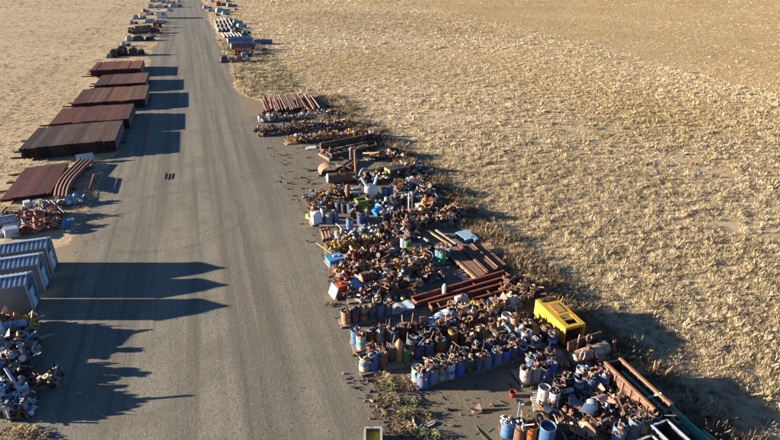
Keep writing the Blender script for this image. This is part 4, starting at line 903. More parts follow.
assembly('tilted_tub', 'bright blue tub with a white rim tipped over by the green crate', 'tub', [('shell', MB().lathe([(0, -.4), (.34, -.4), (.42, .35), (.39, .35), (.32, -.36), (0, -.36)][::-1], 20, m4), M_PLAST, (.04, .25, .62)), ('rim', MB().torus(m4 @ Vector((0, 0, .36)), .42, .04, 20, 6, m4.to_3x3()), M_PLAST, (.7, .7, .7))])
c = P(410, 211); 
for i, px in enumerate((408.6, 411.8)):
    q = P(px, 211); solid('white_post', 'thin white post of the twin pair, the one %s the road' % ('closer to', 'farther from')[i], 'post', MB().cyl((q.x, q.y, 0), (q.x, q.y, 1.75), .055, 10).cyl((q.x, q.y, 0), (q.x, q.y, .04), .16, 10), M_CLEAN, (.6, .6, .6), 'twin white posts')
p = P(424, 208); solid('orange_pump', 'orange pump casing on a white block at the end of the blue row', 'pump', MB().box((p.x + .2, p.y + .2, .62), (.5, .45, .5), rotz(.3), .8).cyl((p.x + .2, p.y + .2, .8), (p.x + .2, p.y + .2, 1.2), .1, 8).cyl((p.x - .15, p.y + .1, .6), (p.x + .5, p.y + .3, .6), .16, 10), M_PAINT, (.55, .17, .03))
solid('white_block', 'white block under the orange pump casing', 'block', MB().box((p.x, p.y + .15, .18), (1.2, .9, .34), rotz(.2)), M_CLEAN, (.62, .6, .58))
# white tote by the road
p = P(317.5, 225); tb = MB().box((p.x, p.y + .35, .57), (.82, .8, .85), rotz(.12), .94); tc = MB().box((p.x, p.y + .35, 1.03), (.55, .55, .07), rotz(.12), .8).cyl((p.x, p.y + .35, 1.06), (p.x, p.y + .35, 1.14), .1, 12)
assembly('white_tote', 'white plastic tote standing on a pallet by the road', 'tote', [('body', tb, M_PLAST, (.66, .68, .70)), ('lid', tc, M_PLAST, (.5, .58, .66))]); pallet(p.x, p.y + .35, .12, 1.15, 1.1, 'timber pallet under the white plastic tote')
solid('yellow_block', 'yellow casting on the gravel behind the white tote', 'casting', MB().box(P(309.5, 216, .25), (.5, .6, .4), rotz(.5), .8).cyl(P(309.5, 216, .4), P(309.5, 216, .65), .12, 10), M_PAINT, (.6, .38, .03))
for i in range(3):
    a, b = P(321.5 + i * 3.2, 231 - .8 * i, .3), P(324.5 + i * 3.2, 240.5 - .8 * i, .3); solid('pipe_spool', 'pinkish flanged post in the set of three in front of the tote', 'spool', MB().tube(a, b, .1, .08, 10).tube(a, a + (b - a) * .07, .18, .08, 12).tube(b - (b - a) * .07, b, .18, .08, 12), M_RUST, (.38, .2, .14), 'three pinkish flanged posts')
for i in range(2):
    a, b = P(346.5 + 4 * i, 238 + i, .75), P(353 + 4.0 * i, 251 - i, .35); solid('yellow_tube', 'bright yellow tube of the leaning pair in the yellow valve row, %s one' % ('thicker', 'thinner')[i], 'tube', MB().tube(a, b, .15 - .05 * i, .1 - .05 * i, 12).tube(a, a + (b - a) * .06, .22 - .06 * i, .1 - .05 * i, 12), M_PAINT, (.68, .42, .02), 'yellow tubes')
p = P(336.5, 266); bb = MB().box((p.x, p.y + .45, .28), (1.15, 1.0, .45), rotz(.15)); bl = MB().box((p.x, p.y + .45, .525), (1.2, 1.05, .04), rotz(.15)); bw = MB().box((p.x + .05, p.y + .55, .60), (.35, .12, .1), rotz(.3)).box((p.x + .3, p.y + .5, .59), (.2, .15, .08), rotz(.7))
assembly('blue_crate', 'low bright blue crate with pale bits on its lid by the road', 'crate', [('body', bb, M_CLEAN, (.06, .2, .42)), ('lid', bl, M_CLEAN, (.07, .24, .5)), ('lid_clip', bw, M_CLEAN, (.6, .62, .62))]); pallet(p.x, p.y + .42, .15, 1.3, 1.15, 'pale timber pallet under the low bright blue crate', (.45, .4, .33))
p = P(343, 297); ob = MB().box((p.x, p.y + .3, .48), (.75, .7, .75), rotz(.2), .9).cyl((p.x, p.y + .3, .85), (p.x, p.y + .3, 1.0), .12, 10).box((p.x + .3, p.y + .1, .6), (.3, .3, .3), rotz(.2)); solid('orange_engine', 'orange-red engine block standing at the road end of its row', 'engine', ob, M_PAINT, (.52, .09, .03))
a = P(336, 302, .4); solid('white_slab', 'white slab leaning against the orange engine block', 'slab', MB().box((p.x - .55, p.y + .25, .42), (.12, .95, .8), Euler((0, .35, .2)).to_matrix()), M_CLEAN, (.64, .66, .66))
pallet(p.x, p.y + .3, .2, 1.3, 1.1, 'timber pallet under the orange engine block')
p = P(356, 296); solid('blue_cabinet', 'blue sheet metal cabinet lying beside the orange engine block', 'cabinet', MB().box((p.x + .1, p.y + .3, .5), (.6, 1.0, .5), Euler((.5, 0, .35)).to_matrix()).box((p.x + .1, p.y + .3, .16), (.5, .7, .3), rotz(.35)), M_CLEAN, (.12, .3, .5))
p = P(369, 287); tm = MB(); m4 = Matrix.Translation((p.x, p.y + .35, .55)) @ Euler((0, PI / 2, .1)).to_matrix().to_4x4(); cl = MB().lathe([(.36, -.5), (.36, .5)], 18, m4); bd = MB()
for z in (-.42, -.14, .14, .42): bd.lathe([(.362, z - .07), (.41, z - .07), (.41, z + .07), (.362, z + .07)], 18, m4, True)
assembly('banded_drum', 'rusty drum with dark bands lying on a white pallet', 'drum', [('shell', cl, M_RUST, (.34, .18, .10)), ('band', bd, M_RUST, (.09, .05, .04))]); pallet(p.x, p.y + .3, .1, 1.5, 1.1, 'whitish pallet under the rusty banded drum', (.5, .48, .44))
p = P(402, 313); sh = [[(p.x - .8 + 1.6 * i / 8 + .06 * j, p.y - .4 + 1.15 * j / 4 + .03 * i, .3 + .05 * math.sin(i * 1.7 + j) - .02 * j) for i in range(9)] for j in range(5)]
solid('white_sheet', 'crumpled grey-white sheet draped past the short drum row', 'sheet', MB().sheet(sh, .02), M_CLEAN, (.36, .42, .47)); pallet(p.x, p.y + .2, .1, 1.7, 1.1, 'pallet under the crumpled grey-white sheet')
solid('yellow_disc', 'round yellow cap on the crumpled grey-white sheet', 'cap', MB().lathe([(0, 0), (.2, 0), (.15, .09), (.08, .13), (0, .13)], 14, Matrix.Translation((p.x - .25, p.y + .05, .36))), M_PAINT, (.5, .36, .04))
p = P(403, 301); solid('yellow_ball', 'small round yellow float between the heaps', 'float', MB().lathe([(.001 + .17 * math.sin(k * PI / 8), .2 - .17 * math.cos(k * PI / 8)) for k in range(9)], 14, Matrix.Translation((p.x, p.y, .0))), M_PAINT, (.55, .45, .12))
p = P(420, 252); solid('pale_slab', 'pale flat slab resting on timber beside the green and blue drums', 'slab', MB().box((p.x, p.y, .34), (1.15, 1.3, .07), Euler((.06, .03, -.25)).to_matrix()), M_CLEAN, (.5, .48, .42)); pallet(p.x, p.y, -.25, 1.1, 1.2, 'pallet under the pale flat slab')
p = P(406, 232); solid('pink_gearbox', 'pinkish rusty gearbox on a white pallet', 'gearbox', MB().cyl((p.x, p.y + .2, .2), (p.x, p.y + .2, .8), .45, 14).cyl((p.x, p.y + .2, .8), (p.x, p.y + .2, 1.0), .25, 12).box((p.x - .45, p.y + .1, .4), (.4, .5, .4)), M_RUST, (.4, .2, .15)); pallet(p.x, p.y + .2, .1, 1.4, 1.2, 'whitish pallet under the pinkish gearbox', (.5, .49, .46))
p = P(348, 199); solid('rusty_pump', 'tall rusty pump column standing before the brown tank', 'pump', MB().lathe([(0, 0), (.3, 0), (.3, .08), (.22, .1), (.24, .7), (.32, .74), (.32, .84), (.28, .9), (.22, 1.3), (.1, 1.45), (0, 1.46)], 16, Matrix.Translation((p.x, p.y, .02))), M_RUST, (.26, .11, .06))
p = P(358, 199); solid('grey_pump', 'grey pump housing beside the white disc', 'pump', MB().box((p.x, p.y + .6, .5), (.9, .6, .9), rotz(.2), .85).cyl((p.x, p.y + .2, .6), (p.x, p.y + .9, .6), .3, 14), M_PAINT, (.3, .3, .3))
for i, (px, py, px2, py2, c) in enumerate(((383, 254, 432, 243, RU[1]), (400, 268, 428, 262, (.2, .19, .1)), (396, 275, 425, 266, RU[4]), (430, 232, 452, 246, (.4, .26, .14)), (436, 230, 456, 244, (.36, .34, .3)), (424, 238, 440, 250, (.33, .3, .26)), (402, 238, 430, 231, RU[4]))):
    solid('long_bar', ['rusty bar lying along the heaps behind the pale slab', 'olive bar along the row behind the red trays', 'dark rusty bar along the row behind the red trays', 'tan bar slanting towards the blue slatted rack', 'pale bar slanting beside the tan bar', 'grey bar slanting behind the green and blue drums', 'dark rusty bar on the brown heaps'][i], 'bar', MB().bar(P(px, py, .45), P(px2, py2, .45), .14, .12), M_RUST, c)
# sacks
def sack(px, py, s, col, label, ring=False):
    p = P(px, py); m = MB(); seg, n = 18, 9; pr = []
    vs = []; 
    for k in range(n + 1):
        t = k / n * PI
        for i in range(seg):
            a = i * 2 * PI / seg; w = 1 + .13 * math.sin(3 * a + px) + .09 * math.sin(5 * a + 2 * t) + .05 * math.sin(9 * a + 5 * t)
            rr = s * math.sin(t) ** .7 * w if 0 < k < n else .001; z = s * .42 * (1 - math.cos(t)) * (1 + .12 * math.sin(2 * a + py))
            if ring: z -= s * .35 * math.exp(-((rr / s) ** 2) * 8) * (k > n / 2)
            vs.append((p.x + rr * math.cos(a) * 1.15, p.y + rr * math.sin(a), z + .02))
    m._add(vs, [(k * seg + i, k * seg + (i + 1) % seg, (k + 1) * seg + (i + 1) % seg, (k + 1) * seg + i) for k in range(n) for i in range(seg)])
    solid('bulk_sack', label, 'sack', m, M_PLAST, col, 'bulk sacks along the lane')
sack(434, 327, .62, (.3, .44, .58), 'slumped pale blue sack beside the white ring-topped one'); sack(444, 321, .66, (.6, .64, .68), 'white bulk sack with a sunken top in the lane row', True)
sack(428, 331, .4, (.62, .62, .6), 'small white sack at the road end of the lane row'); sack(489, 312, .62, (.45, .48, .55), 'grey-white sack in the lane row next to the yellow heap'); sack(514, 302, .42, (.62, .64, .66), 'small white sack by the pink heap'); sack(474, 309, .28, (.66, .62, .5), 'tiny cream sack at the lane')
for i in range(9): fitting(R.choice(['pipe_elbow', 'gate_valve', 'pipe_tee']), tuple(P(496 + R.uniform(-4, 6), 305 + R.uniform(-3, 3), .45 + R.uniform(0, .3))), rot(.5), 1.05, (.62, .42, .03) if i % 3 else YE, 'lying in the yellow heap of the lane row') if False else fitting(R.choice(['pipe_elbow', 'gate_valve', 'pipe_tee']), tuple(P(496 + R.uniform(-4, 6), 306 + R.uniform(-3, 3), .45 + R.uniform(0, .3))), rot(.5), 1.05, YE, 'lying in the yellow heap of the lane row')

# ---- bent sheets at the picture edge
def curl(label, c, R_, a0, a1, L, rz, col, tilt=0.0, mat=None, pinch=0.0, name='bent_sheet'):
    m = Euler((tilt, 0, rz)).to_matrix(); c = Vector(c); n = 10
    rows = [[c + m @ Vector(((-.5 + j / 6) * L, R_ * (1 - pinch * j / 6) * math.cos(a0 + (a1 - a0) * i / n), R_ * (1 - pinch * j / 6) * math.sin(a0 + (a1 - a0) * i / n))) for i in range(n + 1)] for j in range(7)]
    lo = min(p.z for r in rows for p in r)
    rows = [[p + Vector((0, 0, max(0, .05 - lo))) for p in r] for r in rows]
    solid(name, label, 'sheet metal', MB().sheet(rows, .02), mat or M_CLEAN, col)
p = P(599, 410); curl('silver half shell of sheet metal with a rusty edge', (p.x, p.y, .5), .4, .3, 2.3, .7, .3, (.36, .33, .30), .1, M_PAINT, .3)
p = P(574, 413); curl('dark blue bent sheet lying across the rusty boards', (p.x, p.y, .35), .5, .7, 2.0, .7, -.6, (.07, .12, .2), .25, M_PAINT, .4)
p = P(590, 417); curl('curled blue-grey sheet with a shining edge', (p.x, p.y, .4), .38, -.5, 2.2, .8, .9, (.3, .33, .36), .1)
p = P(588, 424); curl('flat blue sheet under the curled sheets', (p.x, p.y, .1), .8, 1.0, 1.8, .7, .5, (.09, .15, .25), 0, M_PAINT)
p = P(616, 407); curl('long pointed silver blade resting on the heap', (p.x, p.y, .6), .3, .9, 2.4, 1.6, .55, (.4, .37, .33), .1, None, .8)
p = P(550, 418); curl('dark slate-blue hood standing behind the blue drum', (p.x, p.y, .3), .42, .4, 2.4, .7, -.9, (.05, .08, .12), .1, M_PAINT, .3)
p = P(584, 432); curl('tan bent plate among the rusty boards', (p.x - .6, p.y + .3, .3), .4, .7, 1.9, .7, .2, (.28, .19, .12), .2, M_RUST, .3)
for i, (a, b, c) in enumerate((((556, 408), (572, 400), (.34, .17, .08)), ((558, 414), (578, 409), (.42, .22, .10)), ((562, 420), (584, 416), (.3, .15, .08)), ((566, 426), (580, 421), (.38, .24, .12)), ((553, 403), (566, 398), (.26, .13, .07)))):
    solid('rusty_board', '%s of the rusty boards counted from the white drums' % ORD[(4, 0)[0] if i == 4 else i] if i != 4 else 'rusty board touching the two white drums', 'board', MB().bar(P(*a, .2 + .05 * i), P(*b, .24 + .05 * i), .42, .05), M_RUST, c, 'rusty boards')
for i, (px, py) in enumerate(((536, 424), (539.5, 420))): solid('old_tyre', 'small black tyre by the blue drum, %s one' % ('lower', 'upper')[i], 'tyre', MB().torus(P(px, py, .3 + .1 * i), .24, .08, 18, 8, Euler((.9, .4, .3)).to_matrix()), M_PLAST, BK, 'black tyres')
p = P(576, 392); solid('white_beam', 'short white beam among the drums below the tan tank', 'beam', MB().bar(P(562, 392, .5), P(573, 389.5, .55), .2, .12), M_CLEAN, (.6, .62, .64))
for i, (px, py) in enumerate(((527, 341), (523, 346))): solid('wheel_ring', 'white-rimmed wheel ring by the yellow housing, %s one' % ('bigger', 'smaller')[i], 'ring', MB().torus(P(px, py, .95), .3 - .06 * i, .05, 18, 6, Euler((.35, .1, 0)).to_matrix()), M_PAINT, (.45, .43, .4), 'wheel rings')

# ================================================================ DRUMS
J = 'rust'
A_ = 'the short drum row behind the lane'; B_ = 'the third drum row'; C_ = 'the second drum row'; D_ = 'the front drum row'
def dr(px, py, col, words, row_, k=None, **kw): return drum(px, py, col, '%s drum, %s in %s' % (words, (ORD[k] + ' from the road') if k is not None else '', row_) if k is not None else '%s drum %s' % (words, row_), **kw)
TANR = (.40, .22, .13)
for k, (px, py, c, w, b) in enumerate(((346.5, 326, TANR, 'tan rusty', None), (355.5, 324, NV, 'navy', None), (363.5, 322, (.36, .19, .08), 'orange-brown dark-banded', (.06, .04, .03)), (371.5, 320, (.03, .10, .16), 'dark teal', None), (380, 318.5, (.05, .17, .34), 'blue', None), (387.8, 317, (.05, .16, .3), 'dull blue', None))): dr(px, py, c, w, A_, k, band=b)
for k, (px, py, c, w, b) in enumerate(((356, 345, (.05, .2, .5), 'bright blue', None), (361.5, 351, (.62, .62, .6), 'white cyan-banded', (.06, .4, .6)), (371, 346, RU[2], 'dark brown', None), (380, 344, (.36, .38, .4), 'pale grey', None), (387, 343, RU[5], 'blackish brown', None), (393.5, 345, (.05, .15, .24), 'teal band-marked', (.2, .26, .3)), (402, 340, (.17, .05, .035), 'rust-red', None))): dr(px, py, c, w, B_, k, band=b)
for k, (px, py, c, w, b) in enumerate(((364.5, 372, (.52, .48, .4), 'cream blue-banded', (.08, .25, .42)), (373, 371, (.03, .13, .5), 'bright blue', None), (383, 367, (.17, .075, .05), 'rusty brown', None), (391.5, 363, RU[2], 'dark brown', None), (406.8, 363, (.015, .13, .06), 'green', (.02, .16, .08)), (419, 361, (.03, .09, .22), 'navy-blue', None), (428.5, 358, (.035, .12, .28), 'blue', None), (439.5, 354, (.3, .15, .04), 'dark orange', None))): dr(px, py, c, w, C_, k, band=b, lid=None)
p = P(399, 360, .14); solid('gas_bottle', 'tall orange-tan gas bottle standing in the second drum row', 'gas bottle', MB().lathe([(0, 0), (.2, 0), (.22, .04), (.22, 1.1), (.16, 1.26), (.06, 1.32), (.06, 1.42), (0, 1.43)], 16, Matrix.Translation(p)), M_PAINT, (.48, .24, .11))
for k, (px, py, c, w, b) in enumerate(((417, 383, (.5, .45, .36), 'cream blue-banded', (.1, .3, .5)), (422.6, 388, (.03, .16, .46), 'bright blue', None), (432.6, 385, (.08, .2, .34), 'dull blue', None), (440.8, 381, (.46, .42, .34), 'tan blue-banded', (.06, .2, .42)), (449.3, 379.5, (.5, .54, .56), 'white blue-banded', (.04, .2, .55)), (459.3, 377, (.03, .10, .42), 'royal blue', None), (468, 374, (.02, .07, .04), 'dark green', None), (477, 371, (.03, .09, .2), 'dark blue', None), (486, 370, (.06, .2, .38), 'blue white-rimmed', None), (496.5, 366.5, (.05, .16, .3), 'dull blue labelled', None), (504.3, 364.5, (.03, .10, .5), 'brilliant blue', None), (512.3, 360.5, (.05, .16, .3), 'slate blue', None), (519.5, 357.5, (.04, .14, .3), 'steel blue', None))): dr(px, py, c, w, D_, k, band=b)
for k, (px, py, c, w) in enumerate(((430, 377, RU[2], 'rusty'), (441, 372.5, (.05, .14, .3), 'blue'), (452, 369.5, RU[5], 'dark'), (463, 366, (.05, .13, .26), 'dull blue'), (476, 362, RU[4], 'rusty red'), (488, 358, (.04, .1, .3), 'deep blue'), (499, 356, RU[2], 'brown'), (510, 352.5, (.05, .18, .44), 'blue pale-rimmed'))): dr(px, py, c, w, 'the back line of the front drum row', k)
for k, (px, py, c, w) in enumerate(((372, 361, RU[2], 'rusty'), (412, 353, (.05, .15, .28), 'blue'), (424, 349.5, RU[5], 'dark'), (434, 346, RU[2], 'brown'))): dr(px, py, c, w, 'the back line of the second drum row', k)
for px, py, c, w, b in ((453, 346, (.44, .27, .04), 'yellow-striped', None), (463, 346, RU[2], 'dark rusty', None), (479, 343, (.3, .16, .09), 'rust-orange', None), (470, 350, RU[5], 'blackish', None)): dr(px, py, c, w, 'in the heap row between the drum rows', None)
YH = 'by the yellow housing'
for px, py, c, w, b in ((505.5, 330, (.52, .52, .5), 'white open', None), (513.5, 332, (.42, .26, .15), 'tan rusty', None), (527, 337, (.02, .10, .08), 'dark green', None), (534.8, 352.5, (.04, .13, .3), 'blue pale-banded', (.45, .45, .42)), (551.5, 348.5, (.04, .14, .34), 'blue white-banded', (.5, .5, .48)), (525.5, 348, (.2, .24, .28), 'grey', None), (543, 343, RU[2], 'rusty', None), (519, 342, (.03, .1, .24), 'navy', None)): dr(px, py, c, w, YH, None, band=b, fill=None if 'open' in w else J)
FF = 'in the block below the yellow housing'
for px, py, c, w in ((525, 384, (.5, .53, .55), 'white'), (534.6, 382.5, (.22, .3, .36), 'grey-blue'), (543.5, 380.5, (.025, .10, .46), 'bright blue'), (550.8, 376.5, (.025, .10, .5), 'vivid blue'), (530, 373, (.04, .12, .3), 'navy'), (540, 371, RU[2], 'rusty'), (549, 367, (.08, .08, .1), 'black')): dr(px, py, c, w, FF, None)
HH = 'in the cluster between the tan tank and the bent sheets'
for px, py, c, w, b in ((577.5, 393, (.16, .22, .3), 'grey-blue', (.5, .52, .54)), (566, 391, BK, 'black', None), (588, 394, (.08, .14, .24), 'dark slate', None), (592.5, 386.5, (.32, .34, .36), 'pale grey', None), (602, 391, (.06, .18, .36), 'blue', (.55, .58, .6)), (580, 385, (.3, .3, .3), 'dull grey', None), (557, 398, (.05, .06, .08), 'blackish-blue', None)): dr(px, py, c, w, HH, None, band=b)
dr(542.5, 405, (.54, .57, .6), 'white open', 'standing nearer the road on the pallet by the red bucket', None, fill=None); dr(553, 407.5, (.5, .53, .56), 'white blue-marked', 'standing farther from the road on the pallet by the red bucket', None, band=(.3, .42, .55))
BE = 'at the picture edge below the red bucket'
for px, py, c, w in ((506.5, 438, (.04, .2, .48), 'blue'), (518.5, 440, (.24, .11, .06), 'rusty'), (530.2, 441.5, (.52, .13, .03), 'orange'), (545.5, 446, (.03, .11, .25), 'dark blue')): dr(px, py, c, w, BE, None, fill=None if w in ('orange', 'dark blue') else 'white', sc=1.0 if w != 'dark blue' else 1.25)
BH = 'at the heap beside the trough'
for px, py, c, w in ((633, 436, (.10, .22, .36), 'blue'), (643, 433, (.44, .38, .26), 'cream'), (651, 429.5, (.06, .16, .28), 'slate blue'), (617, 444, (.05, .17, .3), 'dull blue'), (640, 424, RU[2], 'rusty'), (656, 421, (.05, .1, .2), 'navy')): dr(px, py, c, w, BH, None)
GB = 'in the small set beside the pale slab'
for px, py, c, w in ((438.5, 263, (.06, .28, .5), 'light blue'), (441.8, 265.5, (.04, .36, .26), 'sea green'), (446.5, 262, (.03, .1, .26), 'dark blue'), (443.5, 258.5, (.05, .14, .3), 'dull blue')): dr(px, py, c, w, GB, None, sc=.95)
dr(403.5, 250, (.3, .42, .55), 'pale blue', 'beside the rusty bar', None, sc=.9); dr(407.2, 252, (.03, .33, .16), 'bright green', 'beside the rusty bar', None, sc=.9)
R7 = 'in the cluster by the white tote'
for px, py, c, w, b in ((349.5, 231.5, (.03, .2, .5), 'bright blue', None), (329.5, 226, (.25, .36, .42), 'pale teal', (.06, .25, .4)), (335.5, 224, (.06, .22, .38), 'teal', None), (324, 220, (.4, .44, .48), 'white-blue', None), (338.5, 214.5, (.04, .16, .26), 'dark teal', None), (344, 215, (.09, .03, .025), 'maroon', None), (350, 215.5, (.03, .16, .36), 'royal blue', None), (356, 216, (.06, .05, .14), 'purple', None), (360.5, 227.5, (.03, .09, .34), 'navy blue', None), (353, 222, RU[2], 'rusty', None), (366, 222, (.2, .22, .24), 'grey', None)): dr(px, py, c, w, R7, None, band=b, sc=.95)
for px, py, c, w in ((385, 200, (.03, .16, .38), 'blue'), (390, 199, (.03, .12, .34), 'deep blue')): dr(px, py, c, w, 'behind the blue row near the white disc', None)
dr(336.5, 196, (.04, .18, .4), 'open blue', 'in front of the brown tank', None, fill=None, sc=.9, z=.02)
for px, py, c, w in ((260.5, 124.5, (.58, .58, .58), 'white'), (371, 139, (.3, .3, .34), 'grey'),): dr(px, py, c, w, 'at the end of the far fittings rows' if w == 'grey' else 'at the road end of the white-topped row', None)
# long pallets under the drum rows
def runner(a, b, n, w, nm, back=.25, col=None):
    A, B = P(*a), P(*b); d = B - A; rz = math.atan2(d.y, d.x); nrm = Vector((-math.sin(rz), math.cos(rz), 0)); L = d.length / n
    for i in range(n):
        c = A + d * ((i + .5) / n) + nrm * (w / 2 - back); pallet(c.x, c.y, rz, L - .05, w, 'grey pallet under drums, %s from the road in %s' % (ORD[i], nm), col)
runner((340, 327), (394, 318), 3, .95, A_); runner((353, 352), (408, 341), 3, 1.2, B_); runner((360, 375), (446, 355), 4, 1.25, C_); runner((415, 389), (526, 356), 6, 1.3, D_)
runner((519, 385), (556, 377), 2, 1.3, 'the block below the yellow housing'); runner((532, 408), (561, 409), 1, 1.3, 'the bay of two white drums', .3, (.5, .47, .42)); runner((499, 341), (556, 349), 2, 1.3, 'the bay by the yellow housing', .3)
runner((319, 227), (364, 226), 3, 1.1, 'the blue drum cluster'); runner((434, 266), (450, 263), 1, .9, 'the bay of green and blue drums'); runner((500, 440), (536, 441), 2, 1.0, 'the bay at the picture edge')
runner((560, 395), (606, 393), 2, 1.2, 'the bent sheet bay'); runner((626, 440), (658, 430), 2, 1.0, 'the bay beside the trough')
p = P(512, 396.5); assembly('red_bucket', 'small red bucket alone on the open gravel', 'bucket', [('pail', MB().lathe([(0, .01), (.13, .01), (.13, 0), (.17, .32), (.155, .32), (.12, .03), (0, .03)], 16, Matrix.Translation((p.x, p.y, .006))), M_PLAST, (.28, .03, .03)), ('handle', MB().sweep([(p.x + .165 * math.cos(t), p.y + .06 * math.sin(t), .33 + .1 * math.sin(t)) for t in [k * PI / 8 for k in range(9)]], .008, 5), M_PAINT, GR)])
solid('steel_rod', 'thin dark rod lying on the gravel near the white drum', 'rod', MB().cyl(P(512, 375, .05), P(522, 386, .05), .04, 6), M_RUST, RU[5])
# crate at the picture's lower edge, white hoses
p = P(373.5, 446); box_open('steel_bin', 'pale-rimmed open bin with a yellow lining at the road edge', 'bin', (p.x, p.y + .05, .01), (.8, 1.1, .5), -.3, (.2, .2, .2), (.55, .55, .52), .05, None, (.62, .42, .04))
solid('white_hose', 'white hose bent in a J on the gravel by the weeds', 'hose', MB().sweep([P(x, y, .05) for x, y in ((413, 416), (413.5, 421), (415, 425), (417.5, 427.5), (420.5, 427), (422, 424.5))], .045, 6), M_PLAST, (.6, .58, .52))
solid('white_hose', 'white hose loop lying next to the J-shaped hose', 'hose', MB().sweep([P(x, y, .05) for x, y in ((424, 426), (428, 424), (433, 421.5), (435, 422), (433, 424.5), (428, 426.5))], .04, 6, True), M_PLAST, (.6, .58, .52))
for i, (x, y) in enumerate(((166, 173), (169.6, 173.5), (173, 173))): solid('rubber_strip', 'dark rubber strip on the open road, one of three together', 'rubber strip', MB().bar(P(x, y, .03), P(x - 1.2, y + 6, .03),  .07, .03), M_PLAST, BK, 'three rubber strips')

# ================================================================ SHORT PIPE BUNDLES AND FAR PIECES
for g in range(9):
    xb = 8.1 + g * .97; c0 = R.choice([PK, RU[3], RU[1], (.22, .13, .11), (.3, .2, .17), RU[0]])
    for k in range(4):
        z = R.choice([.3, .45, .6]) if k else .62; x = xb + k * .2 + R.uniform(-.05, .05); y0, y1 = 80.6 + R.uniform(-1.2, 1.2) - g * .15, 90.0 + R.uniform(-1.6, 1)
        solid('short_pipe', 'rusty pipe in the %s short bundle from the road' % ORD[g], 'pipe', MB().tube((x, y0, z), (x + .5 + R.gauss(0, .16), y1, z), .13, .1, 9), M_RUST, tuple(v * R.uniform(.45, .95) for v in c0), 'pipes in the %s bundle from the road' % ORD[g])
    for k in range(2): solid('bundle_chock', 'rusty chock frame under the %s bundle from the road, %s end' % (ORD[g], ('front', 'far')[k]), 'chock', MB().box((xb + .3 + .3 * k, 82.4 + 5.6 * k, .1), (.8, .3, .18)).box((xb - .02 + .3 * k, 82.4 + 5.6 * k, .35), (.1, .25, .6)), M_RUST, RU[5], 'chocks under the bundles')
for i in range(22): SCRAP.add(R.choice(LOOSE_A), (R.uniform(7.2, 17), R.uniform(79.5, 81.2), R.uniform(.1, .5)), rot(.6), R.uniform(1, 1.6), R.choice(RU))
far = [((207.5, 9), 0.2, 5, 2.4, 1.7, (.25, .3, .36), BL, 'grey and blue machine nearest the road in the far blue group'), ((221, 6), 0.1, 6, 3, 2.6, (.3, .06, .04), BL, 'machine with a red top in the far blue group'), ((223, 12), .3, 8, 3, 2.0, (.2, .36, .5), (.5, .52, .54), 'long light blue machine in the far blue group'), ((213, 11.5), .0, 5, 2.5, 1.6, (.4, .42, .44), (.3, .4, .5), 'pale grey machine in the far blue group'), ((226, 15), .2, 4, 2.4, 1.6, (.24, .42, .56), LB, 'small light blue machine in front of the far blue group'), ((232, 7), .2, 6, 3, 2.0, (.08, .16, .26), BL, 'dark blue machine on the field side of the far group'),
       ((238, 24), .1, 4, 2.4, 1.8, (.3, .4, .46), (.46, .46, .44), 'pale machine at the field end of the long white pipes'), ((234, 30), .1, 3.4, 2, 1.4, (.26, .14, .1), RU[1], 'rusty machine between the long white pipes'),
       ((156, 2), 0, 7, 3, 2.2, (.34, .42, .5), (.6, .6, .6), 'pale blue machine at the far end of the road'), ((166, 3), 0, 6, 3, 2, (.3, .38, .48), (.55, .55, .55), 'grey-blue machine at the far end beside the road'), ((154, 8), 0, 6, 3, 2, (.3, .4, .5), (.5, .5, .5), 'blue-grey machine before the farthest pair'), ((163, 8), 0, 6, 3, 2, (.5, .52, .54), (.2, .3, .4), 'white-topped machine before the farthest pair'), ((176, 7), .1, 7, 3, 2, (.55, .55, .55), (.3, .4, .5), 'white machine closest to the far road'), ((171, 4), 0, 5, 3, 2, (.4, .42, .44), (.2, .25, .3), 'grey machine among the farthest pieces'),
       ((139, 19), .1, 5, 2.6, 1.6, (.3, .42, .54), (.6, .6, .6), 'small blue machine in the grass by the white cabin'), ((143, 18), .2, 3, 2.2, 1.8, (.6, .6, .58), (.5, .5, .5), 'small white machine in the grass by the white cabin'), ((155, 22.5), .12, 9, 2.2, 1.3, (.28, .42, .56), (.3, .44, .56), 'long light blue machine below the white cabin')]
WRD = ['pale grey', 'blue-grey', 'rusty', 'dark', 'white', 'light blue']; WC = [(.4, .4, .38), (.22, .3, .38), RU[1], (.05, .05, .055), (.58, .58, .56), (.25, .4, .54)]
FP = [(212, 2), (228, 2), (236, 10), (218, 16), (229, 20), (242, 28), (236, 34), (247, 34), (146, 12), (160, 12), (170, 11), (179, 2), (150, 15), (134, 24), (160, 24), (137, 33), (152, 37), (126, 46), (261, 52), (247, 57), (243, 62), (228, 62)]
for i, q in enumerate(FP):
    k = i % 6; p = P(*q); side = 'field side' if q[0] > 190 else 'grass side'; sz = R.uniform(.7, 1.2)
    skid('%s small machine, %s in the line along the %s of the far road' % (WRD[k], ORD[(i if q[0] > 190 and i < 8 else i - 8 if i < 18 else i - 10) % 16], side), (p.x, p.y, .01), R.uniform(-.3, .4), 3.4 * sz, 1.9 * sz, 1.3 * sz, WC[k], WC[(k + 2) % 6])
for (q, rz, L, W, H, c, c2, l) in far:
    p = P(*q); skid(l, (p.x, p.y, .01), rz, L, W, H, c, c2)
p = P(162.5, 18); b_ = MB().box((p.x, p.y, 1.5), (4.2, 5, 2.6), rotz(.05)); t_ = MB().box((p.x, p.y, 2.86), (4.4, 5.2, .1), rotz(.05)); w_ = MB().box((p.x + .6, p.y - 2.52, 1.7), (1.0, .06, .7), rotz(.05)); s_ = MB().box((p.x, p.y, .1), (4.0, 4.8, .18), rotz(.05)); d_ = MB().box((p.x - 1.1, p.y - 2.5, 1.2), (.8, .06, 1.9), rotz(.05))
